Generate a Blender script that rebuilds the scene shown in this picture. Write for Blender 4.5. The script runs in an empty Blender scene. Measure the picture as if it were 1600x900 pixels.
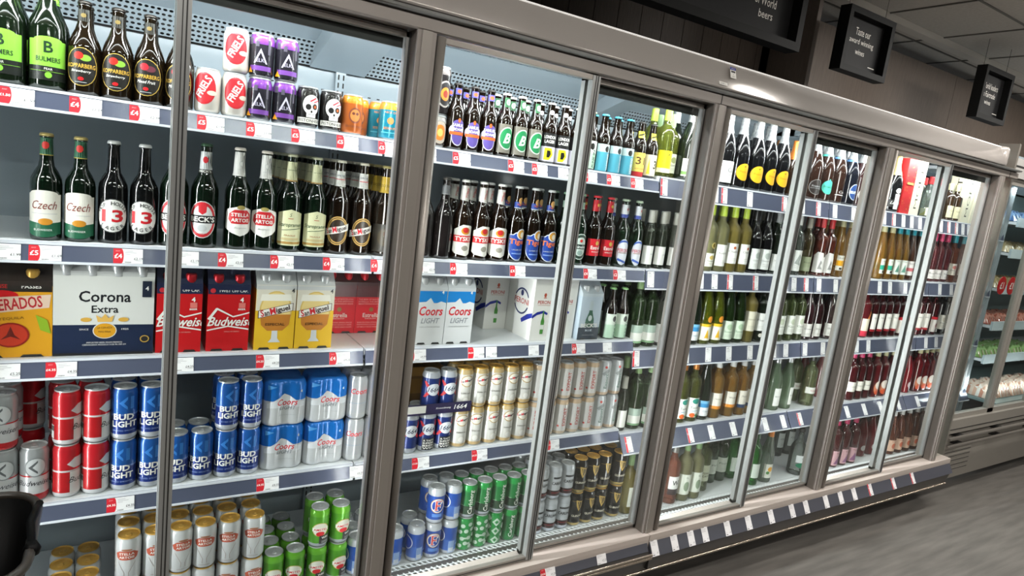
import bpy, bmesh, math, random
from mathutils import Vector, Matrix
random.seed(7)
PI = math.pi
S = bpy.context.scene
COL = S.collection

# ------------------------------------------------------------------ camera
YAW, PITCH, ROLL, CAMH, CAMD = 0.572358, -0.165363, 0.127022, 1.65, 1.72
_f = Vector((math.sin(YAW)*math.cos(PITCH), math.cos(YAW)*math.cos(PITCH), math.sin(PITCH)))
_r = _f.cross(Vector((0, 0, 1))).normalized(); _u = _r.cross(_f)
_r2 = math.cos(ROLL)*_r + math.sin(ROLL)*_u; _u2 = -math.sin(ROLL)*_r + math.cos(ROLL)*_u
cam = bpy.data.cameras.new('camera'); camo = bpy.data.objects.new('camera', cam); COL.objects.link(camo)
cam.lens = 36*1008.9/1600; cam.sensor_width = 36; cam.clip_start = 0.02
M = Matrix((_r2, _u2, -_f)).transposed().to_4x4(); M.translation = Vector((0, -CAMD, CAMH))
camo.matrix_world = M
S.camera = camo

# ------------------------------------------------------------------ light and exposure
S.view_settings.view_transform = 'Standard'; S.view_settings.look = 'None'
S.view_settings.exposure = 0.0; S.view_settings.gamma = 1; S.view_settings.use_curve_mapping = False
S.cycles.use_denoising = True
S.cycles.transparent_max_bounces = 24; S.cycles.max_bounces = 8; S.cycles.sample_clamp_indirect = 4
S.cycles.caustics_reflective = False; S.cycles.caustics_refractive = False
W = bpy.data.worlds.new('shop_air'); S.world = W; W.use_nodes = True
W.node_tree.nodes['Background'].inputs[0].default_value = (0.9, 0.95, 1, 1)
W.node_tree.nodes['Background'].inputs[1].default_value = 0.09
LED_MULLION, LED_TOP, CEIL_TUBE = 27.0, 10.0, 24.0

# ------------------------------------------------------------------ levels of the run (metres)
ZOPEN0, ZOPEN1 = 0.315, 2.009
SHY, SHB, BACK = 0.22, 0.70, 0.72          # shelf front, shelf rear, rear panel
JOINTS = [-0.454, 0.713, 1.880, 3.047, 4.214, 5.04]
MR = [-0.384, 0.783, 1.950, 3.117, 4.284]  # right edge of each wide mullion
XEND = 4.40
SHZ = {'A': 1.722, 'B': 1.357, 'C': 1.057, 'D': 0.66, 'E': 0.242}
WZ = {'A': 1.737, 'B': 1.358, 'C': 1.017, 'D': 0.64, 'E': 0.242}

# ------------------------------------------------------------------ materials
MATS = {}
def mat(name, rgb, rough=0.5, metal=0.0, spec=0.5, emit=0.0, coat=0.0):
    k = name
    if k in MATS: return MATS[k]
    m = bpy.data.materials.new(name); m.use_nodes = True
    b = m.node_tree.nodes['Principled BSDF']
    b.inputs['Base Color'].default_value = (*rgb, 1); b.inputs['Roughness'].default_value = rough
    b.inputs['Metallic'].default_value = metal; b.inputs['Specular IOR Level'].default_value = spec
    b.inputs['Coat Weight'].default_value = coat; b.inputs['Coat Roughness'].default_value = 0.05
    if emit:
        b.inputs['Emission Color'].default_value = (*rgb, 1); b.inputs['Emission Strength'].default_value = emit
    MATS[k] = m; return m
def srgb(h):
    h = h.lstrip('#'); v = [int(h[i:i+2], 16)/255 for i in (0, 2, 4)]
    return tuple(((c+0.055)/1.055)**2.4 if c > 0.04045 else c/12.92 for c in v)
def P(h): return mat('ink_'+h, srgb(h), 0.42, spec=0.4)                    # printed paper
def K(h): return mat('can_'+h, srgb(h), 0.26, metal=0.28, coat=0.35)         # printed aluminium
def G(h, r=0.07): return mat('glass_'+h, srgb(h), r, spec=0.75)             # dark full bottle
def tinted(h, dens=0.45):
    k = 'wineglass_'+h
    if k in MATS: return MATS[k]
    m = bpy.data.materials.new(k); m.use_nodes = True; nt = m.node_tree; n = nt.nodes; l = nt.links
    n.remove(n['Principled BSDF']); out = n['Material Output']; c = srgb(h)
    lw = n.new('ShaderNodeLayerWeight'); lw.inputs[0].default_value = 0.4
    mc = n.new('ShaderNodeMix'); mc.data_type = 'RGBA'; l.new(lw.outputs['Facing'], mc.inputs[0])
    mc.inputs[6].default_value = (*[min(1, x**0.2) for x in c], 1); mc.inputs[7].default_value = (*[x**0.8*0.5 for x in c], 1)
    tr = n.new('ShaderNodeBsdfTransparent'); l.new(mc.outputs[2], tr.inputs[0])
    df = n.new('ShaderNodeBsdfTranslucent'); df.inputs[0].default_value = (*c, 1)
    d2 = n.new('ShaderNodeBsdfDiffuse'); d2.inputs[0].default_value = (*c, 1)
    m0 = n.new('ShaderNodeMixShader'); m0.inputs[0].default_value = 0.35; l.new(df.outputs[0], m0.inputs[1]); l.new(d2.outputs[0], m0.inputs[2])
    mx = n.new('ShaderNodeMixShader'); mx.inputs[0].default_value = min(0.5, dens*1.25)
    l.new(tr.outputs[0], mx.inputs[1]); l.new(m0.outputs[0], mx.inputs[2])
    gl = n.new('ShaderNodeBsdfGlossy'); gl.inputs['Roughness'].default_value = 0.04
    fr = n.new('ShaderNodeFresnel'); fr.inputs[0].default_value = 1.6
    m2 = n.new('ShaderNodeMixShader'); l.new(fr.outputs[0], m2.inputs[0]); l.new(mx.outputs[0], m2.inputs[1]); l.new(gl.outputs[0], m2.inputs[2])
    l.new(m2.outputs[0], out.inputs[0]); MATS[k] = m; return m
def pane_mat(name, fac=0.07, tint=(0.93, 0.96, 0.95)):
    if name in MATS: return MATS[name]
    m = bpy.data.materials.new(name); m.use_nodes = True; nt = m.node_tree; n = nt.nodes; l = nt.links
    n.remove(n['Principled BSDF']); out = n['Material Output']
    tr = n.new('ShaderNodeBsdfTransparent'); tr.inputs[0].default_value = (*tint, 1)
    gl = n.new('ShaderNodeBsdfGlossy'); gl.inputs['Roughness'].default_value = 0.01
    lw = n.new('ShaderNodeLayerWeight'); lw.inputs[0].default_value = 0.35
    mu = n.new('ShaderNodeMath'); mu.operation = 'MULTIPLY'; mu.inputs[1].default_value = 0.2
    l.new(lw.outputs['Fresnel'], mu.inputs[0])
    mx = n.new('ShaderNodeMixShader'); l.new(mu.outputs[0], mx.inputs[0])
    l.new(tr.outputs[0], mx.inputs[1]); l.new(gl.outputs[0], mx.inputs[2]); l.new(mx.outputs[0], out.inputs[0])
    MATS[name] = m; return m
def noisy(name, rgb1, rgb2, scale, rough=0.5, stretch=(1, 1, 1), metal=0.0, bump=0.0, detail=5):
    m = bpy.data.materials.new(name); m.use_nodes = True; nt = m.node_tree; n = nt.nodes; l = nt.links
    b = n['Principled BSDF']; b.inputs['Roughness'].default_value = rough; b.inputs['Metallic'].default_value = metal
    tc = n.new('ShaderNodeTexCoord'); mp = n.new('ShaderNodeMapping'); mp.inputs['Scale'].default_value = stretch
    no = n.new('ShaderNodeTexNoise'); no.inputs['Scale'].default_value = scale; no.inputs['Detail'].default_value = detail
    cr = n.new('ShaderNodeValToRGB'); cr.color_ramp.elements[0].position = 0.3; cr.color_ramp.elements[1].position = 0.7
    cr.color_ramp.elements[0].color = (*rgb1, 1); cr.color_ramp.elements[1].color = (*rgb2, 1)
    l.new(tc.outputs['Object'], mp.inputs[0]); l.new(mp.outputs[0], no.inputs['Vector'])
    l.new(no.outputs['Fac'], cr.inputs[0]); l.new(cr.outputs[0], b.inputs['Base Color'])
    if bump:
        bp = n.new('ShaderNodeBump'); bp.inputs['Strength'].default_value = bump
        l.new(no.outputs['Fac'], bp.inputs['Height']); l.new(bp.outputs[0], b.inputs['Normal'])
    MATS[name] = m; return m

ALU = mat('warm_aluminium', srgb('8d8780'), 0.36, metal=0.3)
ALU2 = mat('light_aluminium', srgb('929391'), 0.3, metal=0.3)
TAUPE = mat('taupe_enamel', srgb('847d77'), 0.4, metal=0.1)
SILL = mat('cream_sill', srgb('b9aea6'), 0.4)
CANOPY = mat('canopy_steel', srgb('aea8a3'), 0.16, metal=0.25)
WHITE = mat('shelf_white', srgb('e6e9ec'), 0.3)
INNER = mat('liner_white', srgb('a0abb2'), 0.14, spec=0.6)
STRIP = mat('ticket_rail_slate', srgb('4b5062'), 0.2)
CLEAR = mat('rail_lip', srgb('dfe2ea'), 0.18)
GASK = mat('black_gasket', srgb('1b1a19'), 0.5)
DARK = mat('dark_void', srgb('141312'), 0.6)
CHAR = mat('charcoal_panel', srgb('45423f'), 0.35, metal=0.2)
CHROME = mat('bumper_chrome', srgb('cdbfb0'), 0.18, metal=0.9)
LID = mat('lid_aluminium', srgb('cdcfd0'), 0.25, metal=0.4)
GOLD = mat('gold_lid', srgb('d8a850'), 0.28, metal=0.35)
PANE = pane_mat('door_glass')
FLOORM = noisy('grey_plank_vinyl', srgb('5e5b57'), srgb('75716c'), 3.0, 0.38, (1, 9, 1))
CEILM = noisy('ceiling_tile', srgb('b5b0a8'), srgb('c0bbb3'), 60, 0.8)
WOOD = noisy('brown_wood_panel', srgb('6b5f56'), srgb('7b6f65'), 14, 0.55, (14, 14, 0.7))

# ------------------------------------------------------------------ mesh helpers
class MB:
    """collects boxes, prisms and lathes into ONE mesh with several materials"""
    def __init__(s): s.v = []; s.f = []; s.m = []; s.mats = []; s.sm = []
    def mi(s, m):
        if m not in s.mats: s.mats.append(m)
        return s.mats.index(m)
    def face(s, idx, m, smooth=False): s.f.append(tuple(idx)); s.m.append(s.mi(m)); s.sm.append(smooth)
    def box(s, x0, y0, z0, x1, y1, z1, m):
        b = len(s.v)
        s.v += [(x0,y0,z0),(x1,y0,z0),(x1,y1,z0),(x0,y1,z0),(x0,y0,z1),(x1,y0,z1),(x1,y1,z1),(x0,y1,z1)]
        for q in ((0,3,2,1),(4,5,6,7),(0,1,5,4),(1,2,6,5),(2,3,7,6),(3,0,4,7)): s.face([b+i for i in q], m)
        return s
    def prism(s, prof, x0, x1, m, smooth=False):
        """closed (y,z) profile pushed along X"""
        b = len(s.v); n = len(prof)
        s.v += [(x0, y, z) for y, z in prof] + [(x1, y, z) for y, z in prof]
        for i in range(n):
            j = (i+1) % n
            s.face((b+i, b+n+i, b+n+j, b+j), m, smooth)
        s.face([b+i for i in range(n)], m); s.face([b+2*n-1-i for i in range(n)], m)
        return s
    def lathe(s, prof, m, segs=20, cx=0, cy=0, z0=0, cap=True, mats=None):
        b = len(s.v); n = len(prof)
        for r, z in prof:
            for k in range(segs):
                a = 2*PI*k/segs; s.v.append((cx+r*math.cos(a), cy+r*math.sin(a), z0+z))
        for i in range(n-1):
            mm = mats[i] if mats else m
            for k in range(segs):
                k2 = (k+1) % segs
                s.face((b+i*segs+k, b+i*segs+k2, b+(i+1)*segs+k2, b+(i+1)*segs+k), mm, True)
        if cap:
            s.face([b+segs-1-k for k in range(segs)], mats[0] if mats else m)
            s.face([b+(n-1)*segs+k for k in range(segs)], mats[-1] if mats else m)
        return s
    def tube(s, pts, r, m, segs=8, closed=False):
        pts = [Vector(p) for p in pts]; n = len(pts); b = len(s.v)
        up = Vector((0, 0, 1))
        for i, p in enumerate(pts):
            d = (pts[(i+1) % n]-pts[i-1]) if closed else (pts[min(i+1, n-1)]-pts[max(i-1, 0)])
            d.normalize(); a = d.cross(up)
            if a.length < 1e-3: a = d.cross(Vector((1, 0, 0)))
            a.normalize(); c = a.cross(d)
            for k in range(segs):
                t = 2*PI*k/segs; s.v.append(tuple(p+r*(math.cos(t)*a+math.sin(t)*c)))
        for i in range(n if closed else n-1):
            j = (i+1) % n
            for k in range(segs):
                k2 = (k+1) % segs
                s.face((b+i*segs+k, b+i*segs+k2, b+j*segs+k2, b+j*segs+k), m, True)
        if not closed:
            s.face([b+k for k in range(segs)], m); s.face([b+(n-1)*segs+segs-1-k for k in range(segs)], m)
        return s
    def add(s, me_tuple):
        v, f, ms = me_tuple; b = len(s.v); s.v += v
        for q, m in zip(f, ms): s.face([b+i for i in q], m)
        return s
    def mesh(s, name):
        me = bpy.data.meshes.new(name); me.from_pydata(s.v, [], s.f)
        for m in s.mats: me.materials.append(m)
        me.polygons.foreach_set('material_index', s.m); me.polygons.foreach_set('use_smooth', s.sm)
        me.update(); return me
    def build(s, name, parent=None, loc=(0, 0, 0)):
        o = bpy.data.objects.new(name, s.mesh(name)); COL.objects.link(o); o.location = loc
        if parent: o.parent = parent
        return o
def tag(o, label=None, cat=None, group=None, kind=None):
    if label: o['label'] = label
    if cat: o['category'] = cat
    if group: o['group'] = group
    if kind: o['kind'] = kind
    return o
def thing(name, label, cat, loc=(0, 0, 0), rz=0, group=None):
    o = bpy.data.objects.new(name, None); COL.objects.link(o); o.location = loc; o.rotation_euler.z = rz
    o.empty_display_size = 0.05
    return tag(o, label, cat, group)

# ------------------------------------------------------------------ lettering and printed marks
TXT = {}
def text_geo(s, bold=0.0, shear=0.0):
    k = (s, bold, shear)
    if k in TXT: return TXT[k]
    c = bpy.data.curves.new('lettering', 'FONT'); c.body = s; c.size = 1; c.offset = bold*0.4; c.shear = shear
    c.resolution_u = 2; c.align_x = 'CENTER'
    o = bpy.data.objects.new('lettering', c); me = o.to_mesh()
    v = [(p.co.x, p.co.y) for p in me.vertices]; f = [tuple(q.vertices) for q in me.polygons]
    o.to_mesh_clear(); bpy.data.objects.remove(o); bpy.data.curves.remove(c)
    if not v: v = [(0, 0)]; f = []
    x0 = min(p[0] for p in v); x1 = max(p[0] for p in v); y0 = min(p[1] for p in v); y1 = max(p[1] for p in v)
    v = [(p[0]-(x0+x1)/2, p[1]-(y0+y1)/2) for p in v]
    TXT[k] = (v, f, x1-x0, y1-y0); return TXT[k]
def ell(cx, cy, rx, ry, n=22): return [(cx+rx*math.cos(2*PI*i/n), cy+ry*math.sin(2*PI*i/n)) for i in range(n)]
def marks(ops, fn, step=None, zs=(), base=0.15, lay=0.13, clip=None):
    """printed marks in mm on a plane (u,v); fn(u,v,off) puts them on the surface (metres). -> (verts, faces, mats)"""
    V = []; F = []; MM = []
    for li, op in enumerate(ops):
        t = op[0]; bm = bmesh.new(); w = base+lay*li
        if t == 't':
            _, s, cx, cy, h, m = op[:6]; o = op[6] if len(op) > 6 else {}
            v, f, tw, th = text_geo(s, o.get('b', 0.0), o.get('sh', 0.0))
            k = h/max(th, 1e-6); kx = k
            if 'w' in o: kx = o['w']/max(tw, 1e-6)
            a = math.radians(o.get('rot', 0)); ca, sa = math.cos(a), math.sin(a)
            vs = [bm.verts.new((cx+x*kx*ca-y*k*sa, cy+x*kx*sa+y*k*ca, w)) for x, y in v]
            for q in f:
                try: bm.faces.new([vs[i] for i in q])
                except ValueError: pass
        else:
            if t == 'e': pts = ell(*op[1:5]); m = op[5]
            elif t == 'r': x0, y0, x1, y1, m = op[1:6]; pts = [(x0, y0), (x1, y0), (x1, y1), (x0, y1)]
            elif t == 'p': pts, m = op[1:3]
            vs = [bm.verts.new((x, y, w)) for x, y in pts]; fc = bm.faces.new(vs); bm.normal_update()
            if fc.normal.z < 0: fc.normal_flip()
        if clip:
            for s_ in (-1, 1):
                if bm.verts: bmesh.ops.bisect_plane(bm, geom=bm.verts[:]+bm.edges[:]+bm.faces[:], plane_co=(s_*clip, 0, 0), plane_no=(s_, 0, 0), clear_outer=True)
            if not bm.verts: bm.free(); continue
        us = [p.co.x for p in bm.verts]; vv = [p.co.y for p in bm.verts]
        if step and us:
            k = math.ceil(min(us)/step)
            while k*step < max(us):
                g = bm.verts[:]+bm.edges[:]+bm.faces[:]
                bmesh.ops.bisect_plane(bm, geom=g, plane_co=(k*step, 0, 0), plane_no=(1, 0, 0)); k += 1
        for z in zs:
            if min(vv) < z < max(vv):
                g = bm.verts[:]+bm.edges[:]+bm.faces[:]
                bmesh.ops.bisect_plane(bm, geom=g, plane_co=(0, z, 0), plane_no=(0, 1, 0))
        bm.verts.index_update(); b = len(V)
        V += [fn(p.co.x, p.co.y, p.co.z) for p in bm.verts]
        for q in bm.faces: F.append(tuple(b+x.index for x in q.verts)); MM.append(m)
        bm.free()
    return V, F, MM
def sanmig(cx, cy, h, w, rot):
    a = math.radians(rot); out = []
    for s, fx, fw, fh, dy, c in (('S', -.445, .11, 1.0, .05, 'c4202c'), ('an', -.30, .17, .56, -.16, '2c1714'), ('M', -.10, .18, 1.0, .05, 'c4202c'), ('iguel', .24, .46, .98, -.06, '2c1714')):
        x, y = fx*w, dy*h; out.append(('t', s, cx+x*math.cos(a)-y*math.sin(a), cy+x*math.sin(a)+y*math.cos(a), h*fh, P(c), {'w': fw*w, 'rot': rot, 'b': .06}))
    return out
def on_lathe(prof):
    pr = [(r*1000, z*1000) for r, z in prof]
    def rad(z):
        for (r0, z0), (r1, z1) in zip(pr, pr[1:]):
            if z0 <= z <= z1 and z1 > z0: return r0+(r1-r0)*(z-z0)/(z1-z0)
        return pr[-1][0]
    rmax = max(r for r, z in pr)
    def fn(u, v, w):
        r = rad(v); rr = r+w; a = u/max(r, 8)
        return (rr*math.sin(a)/1000, -rr*math.cos(a)/1000, v/1000)
    return fn
def on_front(y=0.0): return lambda u, v, w: (u/1000, y-w/1000, v/1000)
# ------------------------------------------------------------------ bottles, cans and packs: one recipe each -> list of (part name, mesh, label)
def cap_mesh(r, z, m, h=0.007):
    mb = MB(); n = 24; b = 0
    prof = [(r+0.0012, z-0.001), (r+0.0012, z+0.001), (r, z+h*0.7), (r*0.75, z+h)]
    mb.lathe(prof, m, 20); return mb.mesh('cap')
SHAPES = {
 'longneck': ([(26,0),(30,3),(30.5,10),(30.5,118),(28.5,130),(22,146),(16.5,158),(14,175),(12.8,203),(13.6,204),(13.6,207)], 213, 13.6),
 'litre': ([(31,0),(35,4),(35.5,12),(35.5,150),(34.5,163),(29,180),(20,197),(16,212),(13,272),(14.2,273),(14.2,278)], 285, 13.8),
 'tall': ([(30,0),(34,4),(34.5,12),(34.5,140),(33,153),(26,171),(18.5,186),(15,202),(12.8,258),(14,259),(14,265)], 272, 13.8),
 'slimtall': ([(30,0),(33,4),(33.5,12),(33.5,138),(32,152),(25,168),(17,182),(14.5,198),(12.8,248),(14,249),(14,255)], 262, 13.8),
 'cider': ([(30,0),(34,4),(34.5,10),(34.5,108),(33,118),(27,136),(20,152),(15.5,168),(13.2,206),(14.4,207),(14.4,214)], 221, 14.2),
 'pint': ([(33,0),(37,4),(37.5,12),(37.5,140),(35,156),(24,182),(18,198),(15,215),(13.5,240),(15,241),(15,247)], 254, 14.6),
 'bordeaux': ([(33,0),(37,4),(37.5,10),(37.5,185),(36,197),(28,212),(17,224),(14.5,232),(14,294)], 300, 14),
 'burgundy': ([(36,0),(40,4),(40.5,10),(40.5,150),(38,168),(30,196),(20,222),(15.5,240),(14,294)], 300, 14),
 'flute': ([(32,0),(36,4),(36.5,10),(36.5,140),(34,165),(27,200),(19,238),(15,265),(14,310)], 316, 14),
 'small': ([(24,0),(26.5,3),(27,9),(27,125),(25,137),(17,152),(13,163),(12.5,200)], 206, 12.5),
 'sparkling': ([(40,0),(44,5),(44.5,14),(44.5,150),(42,170),(33,205),(21,242),(16.5,262),(15.5,300)], 315, 15.5),
 'flask': ([(38,0),(42,4),(42.5,10),(42.5,135),(40,152),(30,176),(17,194),(14,205),(13.5,245)], 262, 15.5),
}
def prof_of(shape, h=None):
    pr, H, rc = SHAPES[shape]; k = (h or H)/H
    return [(r/1000, z*k/1000) for r, z in pr], (h or H)/1000, rc/1000
def grow(ops, sx, sy):
    vs = []
    for o in ops:
        if o[0] == 'e': vs += [o[2]-o[4], o[2]+o[4]]
        elif o[0] == 'r': vs += [o[2], o[4]]
        elif o[0] == 'p': vs += [q[1] for q in o[1]]
    vs = vs or [o[3] for o in ops]
    c = (min(vs)+max(vs))/2; out = []
    for o in ops:
        if o[0] == 'e': out.append(('e', o[1]*sx, c+(o[2]-c)*sy, o[3]*sx, o[4]*sy, o[5]))
        elif o[0] == 'r': out.append(('r', o[1]*sx, c+(o[2]-c)*sy, o[3]*sx, c+(o[4]-c)*sy, o[5]))
        elif o[0] == 'p': out.append(('p', [(x*sx, c+(z-c)*sy) for x, z in o[1]], o[2]))
        else:
            d = dict(o[6]) if len(o) > 6 else {}
            up = abs(d.get('rot', 0)) > 60 and 'w' in d
            if 'w' in d: d['w'] *= sy if up else sx
            out.append(('t', o[1], o[2]*sx, c+(o[3]-c)*sy, o[4]*(sx if up else sy), o[5], d))
    return out
def bottle(shape, glass, cap, label=None, neck=None, h=None, foil=None, capname='crown_cap'):
    if label:
        g_ = {'cider': (1.25, 1.08), 'pint': (1.0, 1.0), 'longneck': (1.2, 1.12), 'litre': (1.22, 1.16), 'tall': (1.22, 1.14), 'slimtall': (1.28, 1.2)}.get(shape, (1.22, 1.1))
        label = grow(label, *g_)
    pr, H, rc = prof_of(shape, h); top = pr[-1][1]
    mb = MB(); mb.lathe(pr, glass, 22); root = mb.mesh('glass_body'); parts = []
    if foil:      # (height of the foil sleeve from the top, material)
        fz = H-foil[0]/1000; c = MB(); fp = []
        zz = [fz, fz+0.002]+[z for r, z in pr if z > fz+0.004]+[top]
        fn = on_lathe(pr)
        seen = set(); lst = []
        for z in sorted(set(zz)):
            if z in seen: continue
            seen.add(z); x = fn(0, z*1000, 0); lst.append((-x[1]+0.0007, z))
        lst += [(lst[-1][0], top+0.001), (lst[-1][0]*0.97, H-0.001), (lst[-1][0]*0.8, H)]
        c.lathe(lst, foil[1], 18); parts.append((foil[2] if len(foil) > 2 else 'screw_cap', c.mesh('foil')))
    else:
        c = MB(); c.lathe([(rc+0.0016, top-0.0015), (rc+0.0014, top+0.0015), (rc, H-0.0015), (rc*0.75, H)], cap, 18)
        parts.append((capname, c.mesh('cap')))
    fn = on_lathe(pr); zs = [z*1000 for r, z in pr]
    for nm, ops in (('label', label), ('neck_label', neck)):
        if ops:
            l = MB(); l.add(marks(ops, fn, 5, zs)); parts.append((nm, l.mesh(nm)))
    return root, parts
def can(h, bands, lid=LID, ops=None, r=0.0325):
    """bands: [(top fraction, material)...] bottom to top"""
    h = h/1000
    base = [(r*0.78, 0), (r*0.93, 0.004), (r, 0.011)]; neck = [(r, h-0.017), (r*0.86, h-0.004), (r*0.885, h-0.0025), (r*0.87, h)]
    prof = list(base); mats = [LID, bands[0][1]]; z0 = 0.011; zt = h-0.017
    for fr, m in bands:
        z = z0+(zt-z0)*fr; prof.append((r, z)); mats.append(m)
    prof += [(r*0.93, h-0.010), (r*0.86, h-0.004), (r*0.885, h-0.0025), (r*0.87, h)]
    mats += [bands[-1][1], bands[-1][1], lid, lid]
    mb = MB(); mb.lathe(prof, LID, 24, cap=False, mats=mats)
    n0 = len(mb.v)
    if ops: mb.add(marks(grow(ops, 1.15, 1.04), on_lathe([(r, 0), (r, h-0.017), (r*0.86, h-0.004)]), 5, ((h-0.017)*1000,)))
    root = mb.mesh('can_body')
    l = MB(); l.lathe([(r*0.87, h), (r*0.83, h-0.001), (r*0.81, h-0.005), (r*0.76, h-0.004), (0.001, h-0.0035)], lid, 20, cap=False)
    l.lathe([(0.0085, h-0.0036), (0.0085, h-0.002), (0.006, h-0.0015)], lid, 12, cy=-0.004)
    l.lathe([(0.004, h-0.0034), (0.004, h-0.0012)], lid, 10, cy=0.006)
    return root, [('lid', l.mesh('lid'))]
def carton(w, h, d, body, ops, top=None, holes=2, caps=None, slope=0.2, cut=GASK):
    """bottle carrier: straight sides, roof tapering to a handle ridge; bottle caps poke through the roof"""
    hs = h*(1-slope); mb = MB()
    mb.prism([(0, 0), (0, hs), (d*0.32, h), (d*0.68, h), (d, hs), (d, 0)], -w/2, w/2, body)
    if top: mb.prism([(-0.0004, hs-0.012), (-0.0004, hs), (d*0.32-0.0004, h+0.0004), (d*0.68, h+0.0004), (d+.0004, hs), (d+.0004, hs-0.012)], -w/2-0.0003, w/2+0.0003, top)
    W2 = w*1000
    o2 = list(ops)
    for i in range(holes):
        cx = -W2/2+W2*(i+0.5)/holes
        o2.append(('p', [(cx-W2*0.15, 0.3), (cx+W2*0.15, 0.3), (cx+W2*0.11, 7), (cx-W2*0.11, 7)], cut))
    mb.add(marks(o2, on_front(0), clip=W2/2))
    root = mb.mesh('carton'); parts = []
    c = MB()
    for i in range(holes):
        cx = -w/2+w*(i+0.5)/holes
        for yy in (d*0.16, d*0.84):
            c2 = MB(); c2.lathe([(0.0145, hs-0.012), (0.0145, hs+(h-hs)*0.5+0.002), (0.012, hs+(h-hs)*0.5+0.007)], caps or LID, 14, cx=cx, cy=yy)
            parts.append(('bottle_cap', c2.mesh('cap')))
    return root, parts
def box(w, h, d, body, ops, side=None, flap=None):
    mb = MB(); mb.box(-w/2, 0, 0, w/2, d, h, body)
    mb.add(marks(ops, on_front(0)))
    if side: mb.add(marks(side, lambda u, v, k: (-w/2-k/1000, d/2-u/1000, v/1000)))
    parts = []
    if flap:
        f = MB(); f.box(-w/2+0.003, 0.003, h, w/2-0.003, d*0.48, h+0.0015, flap); f.box(-w/2+0.003, d*0.52, h, w/2-0.003, d-0.003, h+0.0015, flap)
        parts.append(('lid_flap', f.mesh('flap')))
    return mb.mesh('box'), parts
def shrink(h, low, high, ops, r=0.033):
    """four cans in printed shrink film: a rounded square with waists between the cans"""
    def R(a):
        best = 0
        for sx in (-1, 1):
            for sy in (-1, 1):
                cx, cy = sx*r, sy*r; b = cx*math.cos(a)+cy*math.sin(a); q = b*b-2*r*r+r*r
                if q > 0: best = max(best, b+math.sqrt(q))
        return max(best, r*1.80)
    mb = MB(); n = 64; h = h/1000
    rows = [(0.90, 0), (0.97, 0.004), (1, 0.012), (1, h*0.45), (1, h*0.56), (1, h-0.02), (0.93, h-0.007), (0.86, h-0.001), (0.5, h-0.004), (0.02, h-0.006)]
    mm = [low, low, low, low, high, high, high, high, high]
    for k, z in rows:
        for i in range(n):
            a = 2*PI*i/n; q = R(a)*k; mb.v.append((q*math.cos(a), q*math.sin(a), z))
    for j in range(len(rows)-1):
        for i in range(n):
            i2 = (i+1) % n; mb.face((j*n+i, j*n+i2, (j+1)*n+i2, (j+1)*n+i), mm[j], True)
    mb.face([n-1-i for i in range(n)], low)
    def fn(u, v, w):
        x = u/1000; y = -max(r+math.sqrt(max(r*r-(abs(x)-r)**2, 0)), math.sqrt(max((1.80*r)**2-x*x, 0)))
        return (x, y-(w+0.6)/1000, v/1000)
    mb.add(marks(ops, fn, 4))
    return mb.mesh('shrink_film'), []

def wl(z0, z1, w, col='eeece4', txt=None, acc=None, tc='333333', foot=None, oval=False):
    """wine label: paper from z0 to z1 mm, half-width w"""
    o = [('e', 0, (z0+z1)/2, w, (z1-z0)/2, P(col))] if oval else [('r', -w, z0, w, z1, P(col))]
    if foot: o.append(('r', -w, z0, w, z0+(z1-z0)*0.25, P(foot)))
    if acc: o.append(('e', 0, z0+(z1-z0)*0.68, w*0.4, (z1-z0)*0.16, P(acc)))
    if txt: o.append(('t', txt, 0, z0+(z1-z0)*(0.42 if acc else 0.6), min(9, (z1-z0)*0.2), P(tc), {'w': w*1.3}))
    for k in (0.16, 0.24): o.append(('r', -w*0.5, z0+(z1-z0)*k, w*0.5, z0+(z1-z0)*k+1.0, P('9a968c')))
    return o
def arc(s, cx, cy, R, a0, a1, h, m, o={}):
    out = []; n = len(s)
    for i, ch in enumerate(s):
        if ch == ' ': continue
        a = a0+(a1-a0)*(i/(n-1) if n > 1 else 0.5); inv = a0 < a1
        t = math.radians(a); out.append(('t', ch, cx+R*math.cos(t), cy+R*math.sin(t), h, m, dict(o, rot=(a+90 if inv else a-90))))
    return out
BL, WH, RD = P('16140f'), P('f1efe9'), P('c4161c')
BROWN, GREENG, BLACKG = G('120a05'), G('07140b'), G('0b0c0d')
SIL = P('b9bcbe')
T = {}
# --- ciders
T['pear'] = lambda: bottle('pint', G('0c160b'), mat('cap_green', srgb('2f6b35'), 0.35, metal=0.4),
  [('r',-44,52,44,112,P('82bf40')),('e',0,112,30,8,P('82bf40')),('r',-44,20,44,52,P('0f1410')),('t','B',0,96,26,P('17321a'),{'b':.05}),('t','BULMERS',0,68,11,P('17321a'),{'b':.03,'w':50}),('t','PEAR',0,46,5,WH),('e',0,32,7,7,P('7db83a')),('r',-40,40,40,40.8,P('7db83a'))],
  [('r',-30,207,30,236,P('82bf40')),('t','BULMERS',0,222,4.5,P('17321a'),{'w':24})])
def kop(fruit, leaf, nm):
    return bottle('cider', G('140d05', .05), mat('cap_dark', srgb('2a2622'), 0.35, metal=0.6),
      [('e',0,64,29,42,P('b99a45')),('e',0,64,27.5,40.5,P('15120d')),('e',7,84,10,7,P(leaf)),('e',-4,88,8,8,P(fruit)),('t','KOPPARBERG',0,66,9,P('d3a83e'),{'b':.02,'w':50}),('t',nm,0,54,7,WH,{'sh':.3,'w':34}),('e',0,38,5,4,RD),('r',-10,30,10,31,SIL)],
      [('r',-13,172,13,200,P('2a2a26')),('e',0,186,6,5,P('6b5a2d'))])
T['cider_apple'] = lambda: kop('d3271d', '7fae3a', 'Strawberry')
T['cider_berry'] = lambda: kop('c3202c', '5e2a35', 'Mixed Fruit')
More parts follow.
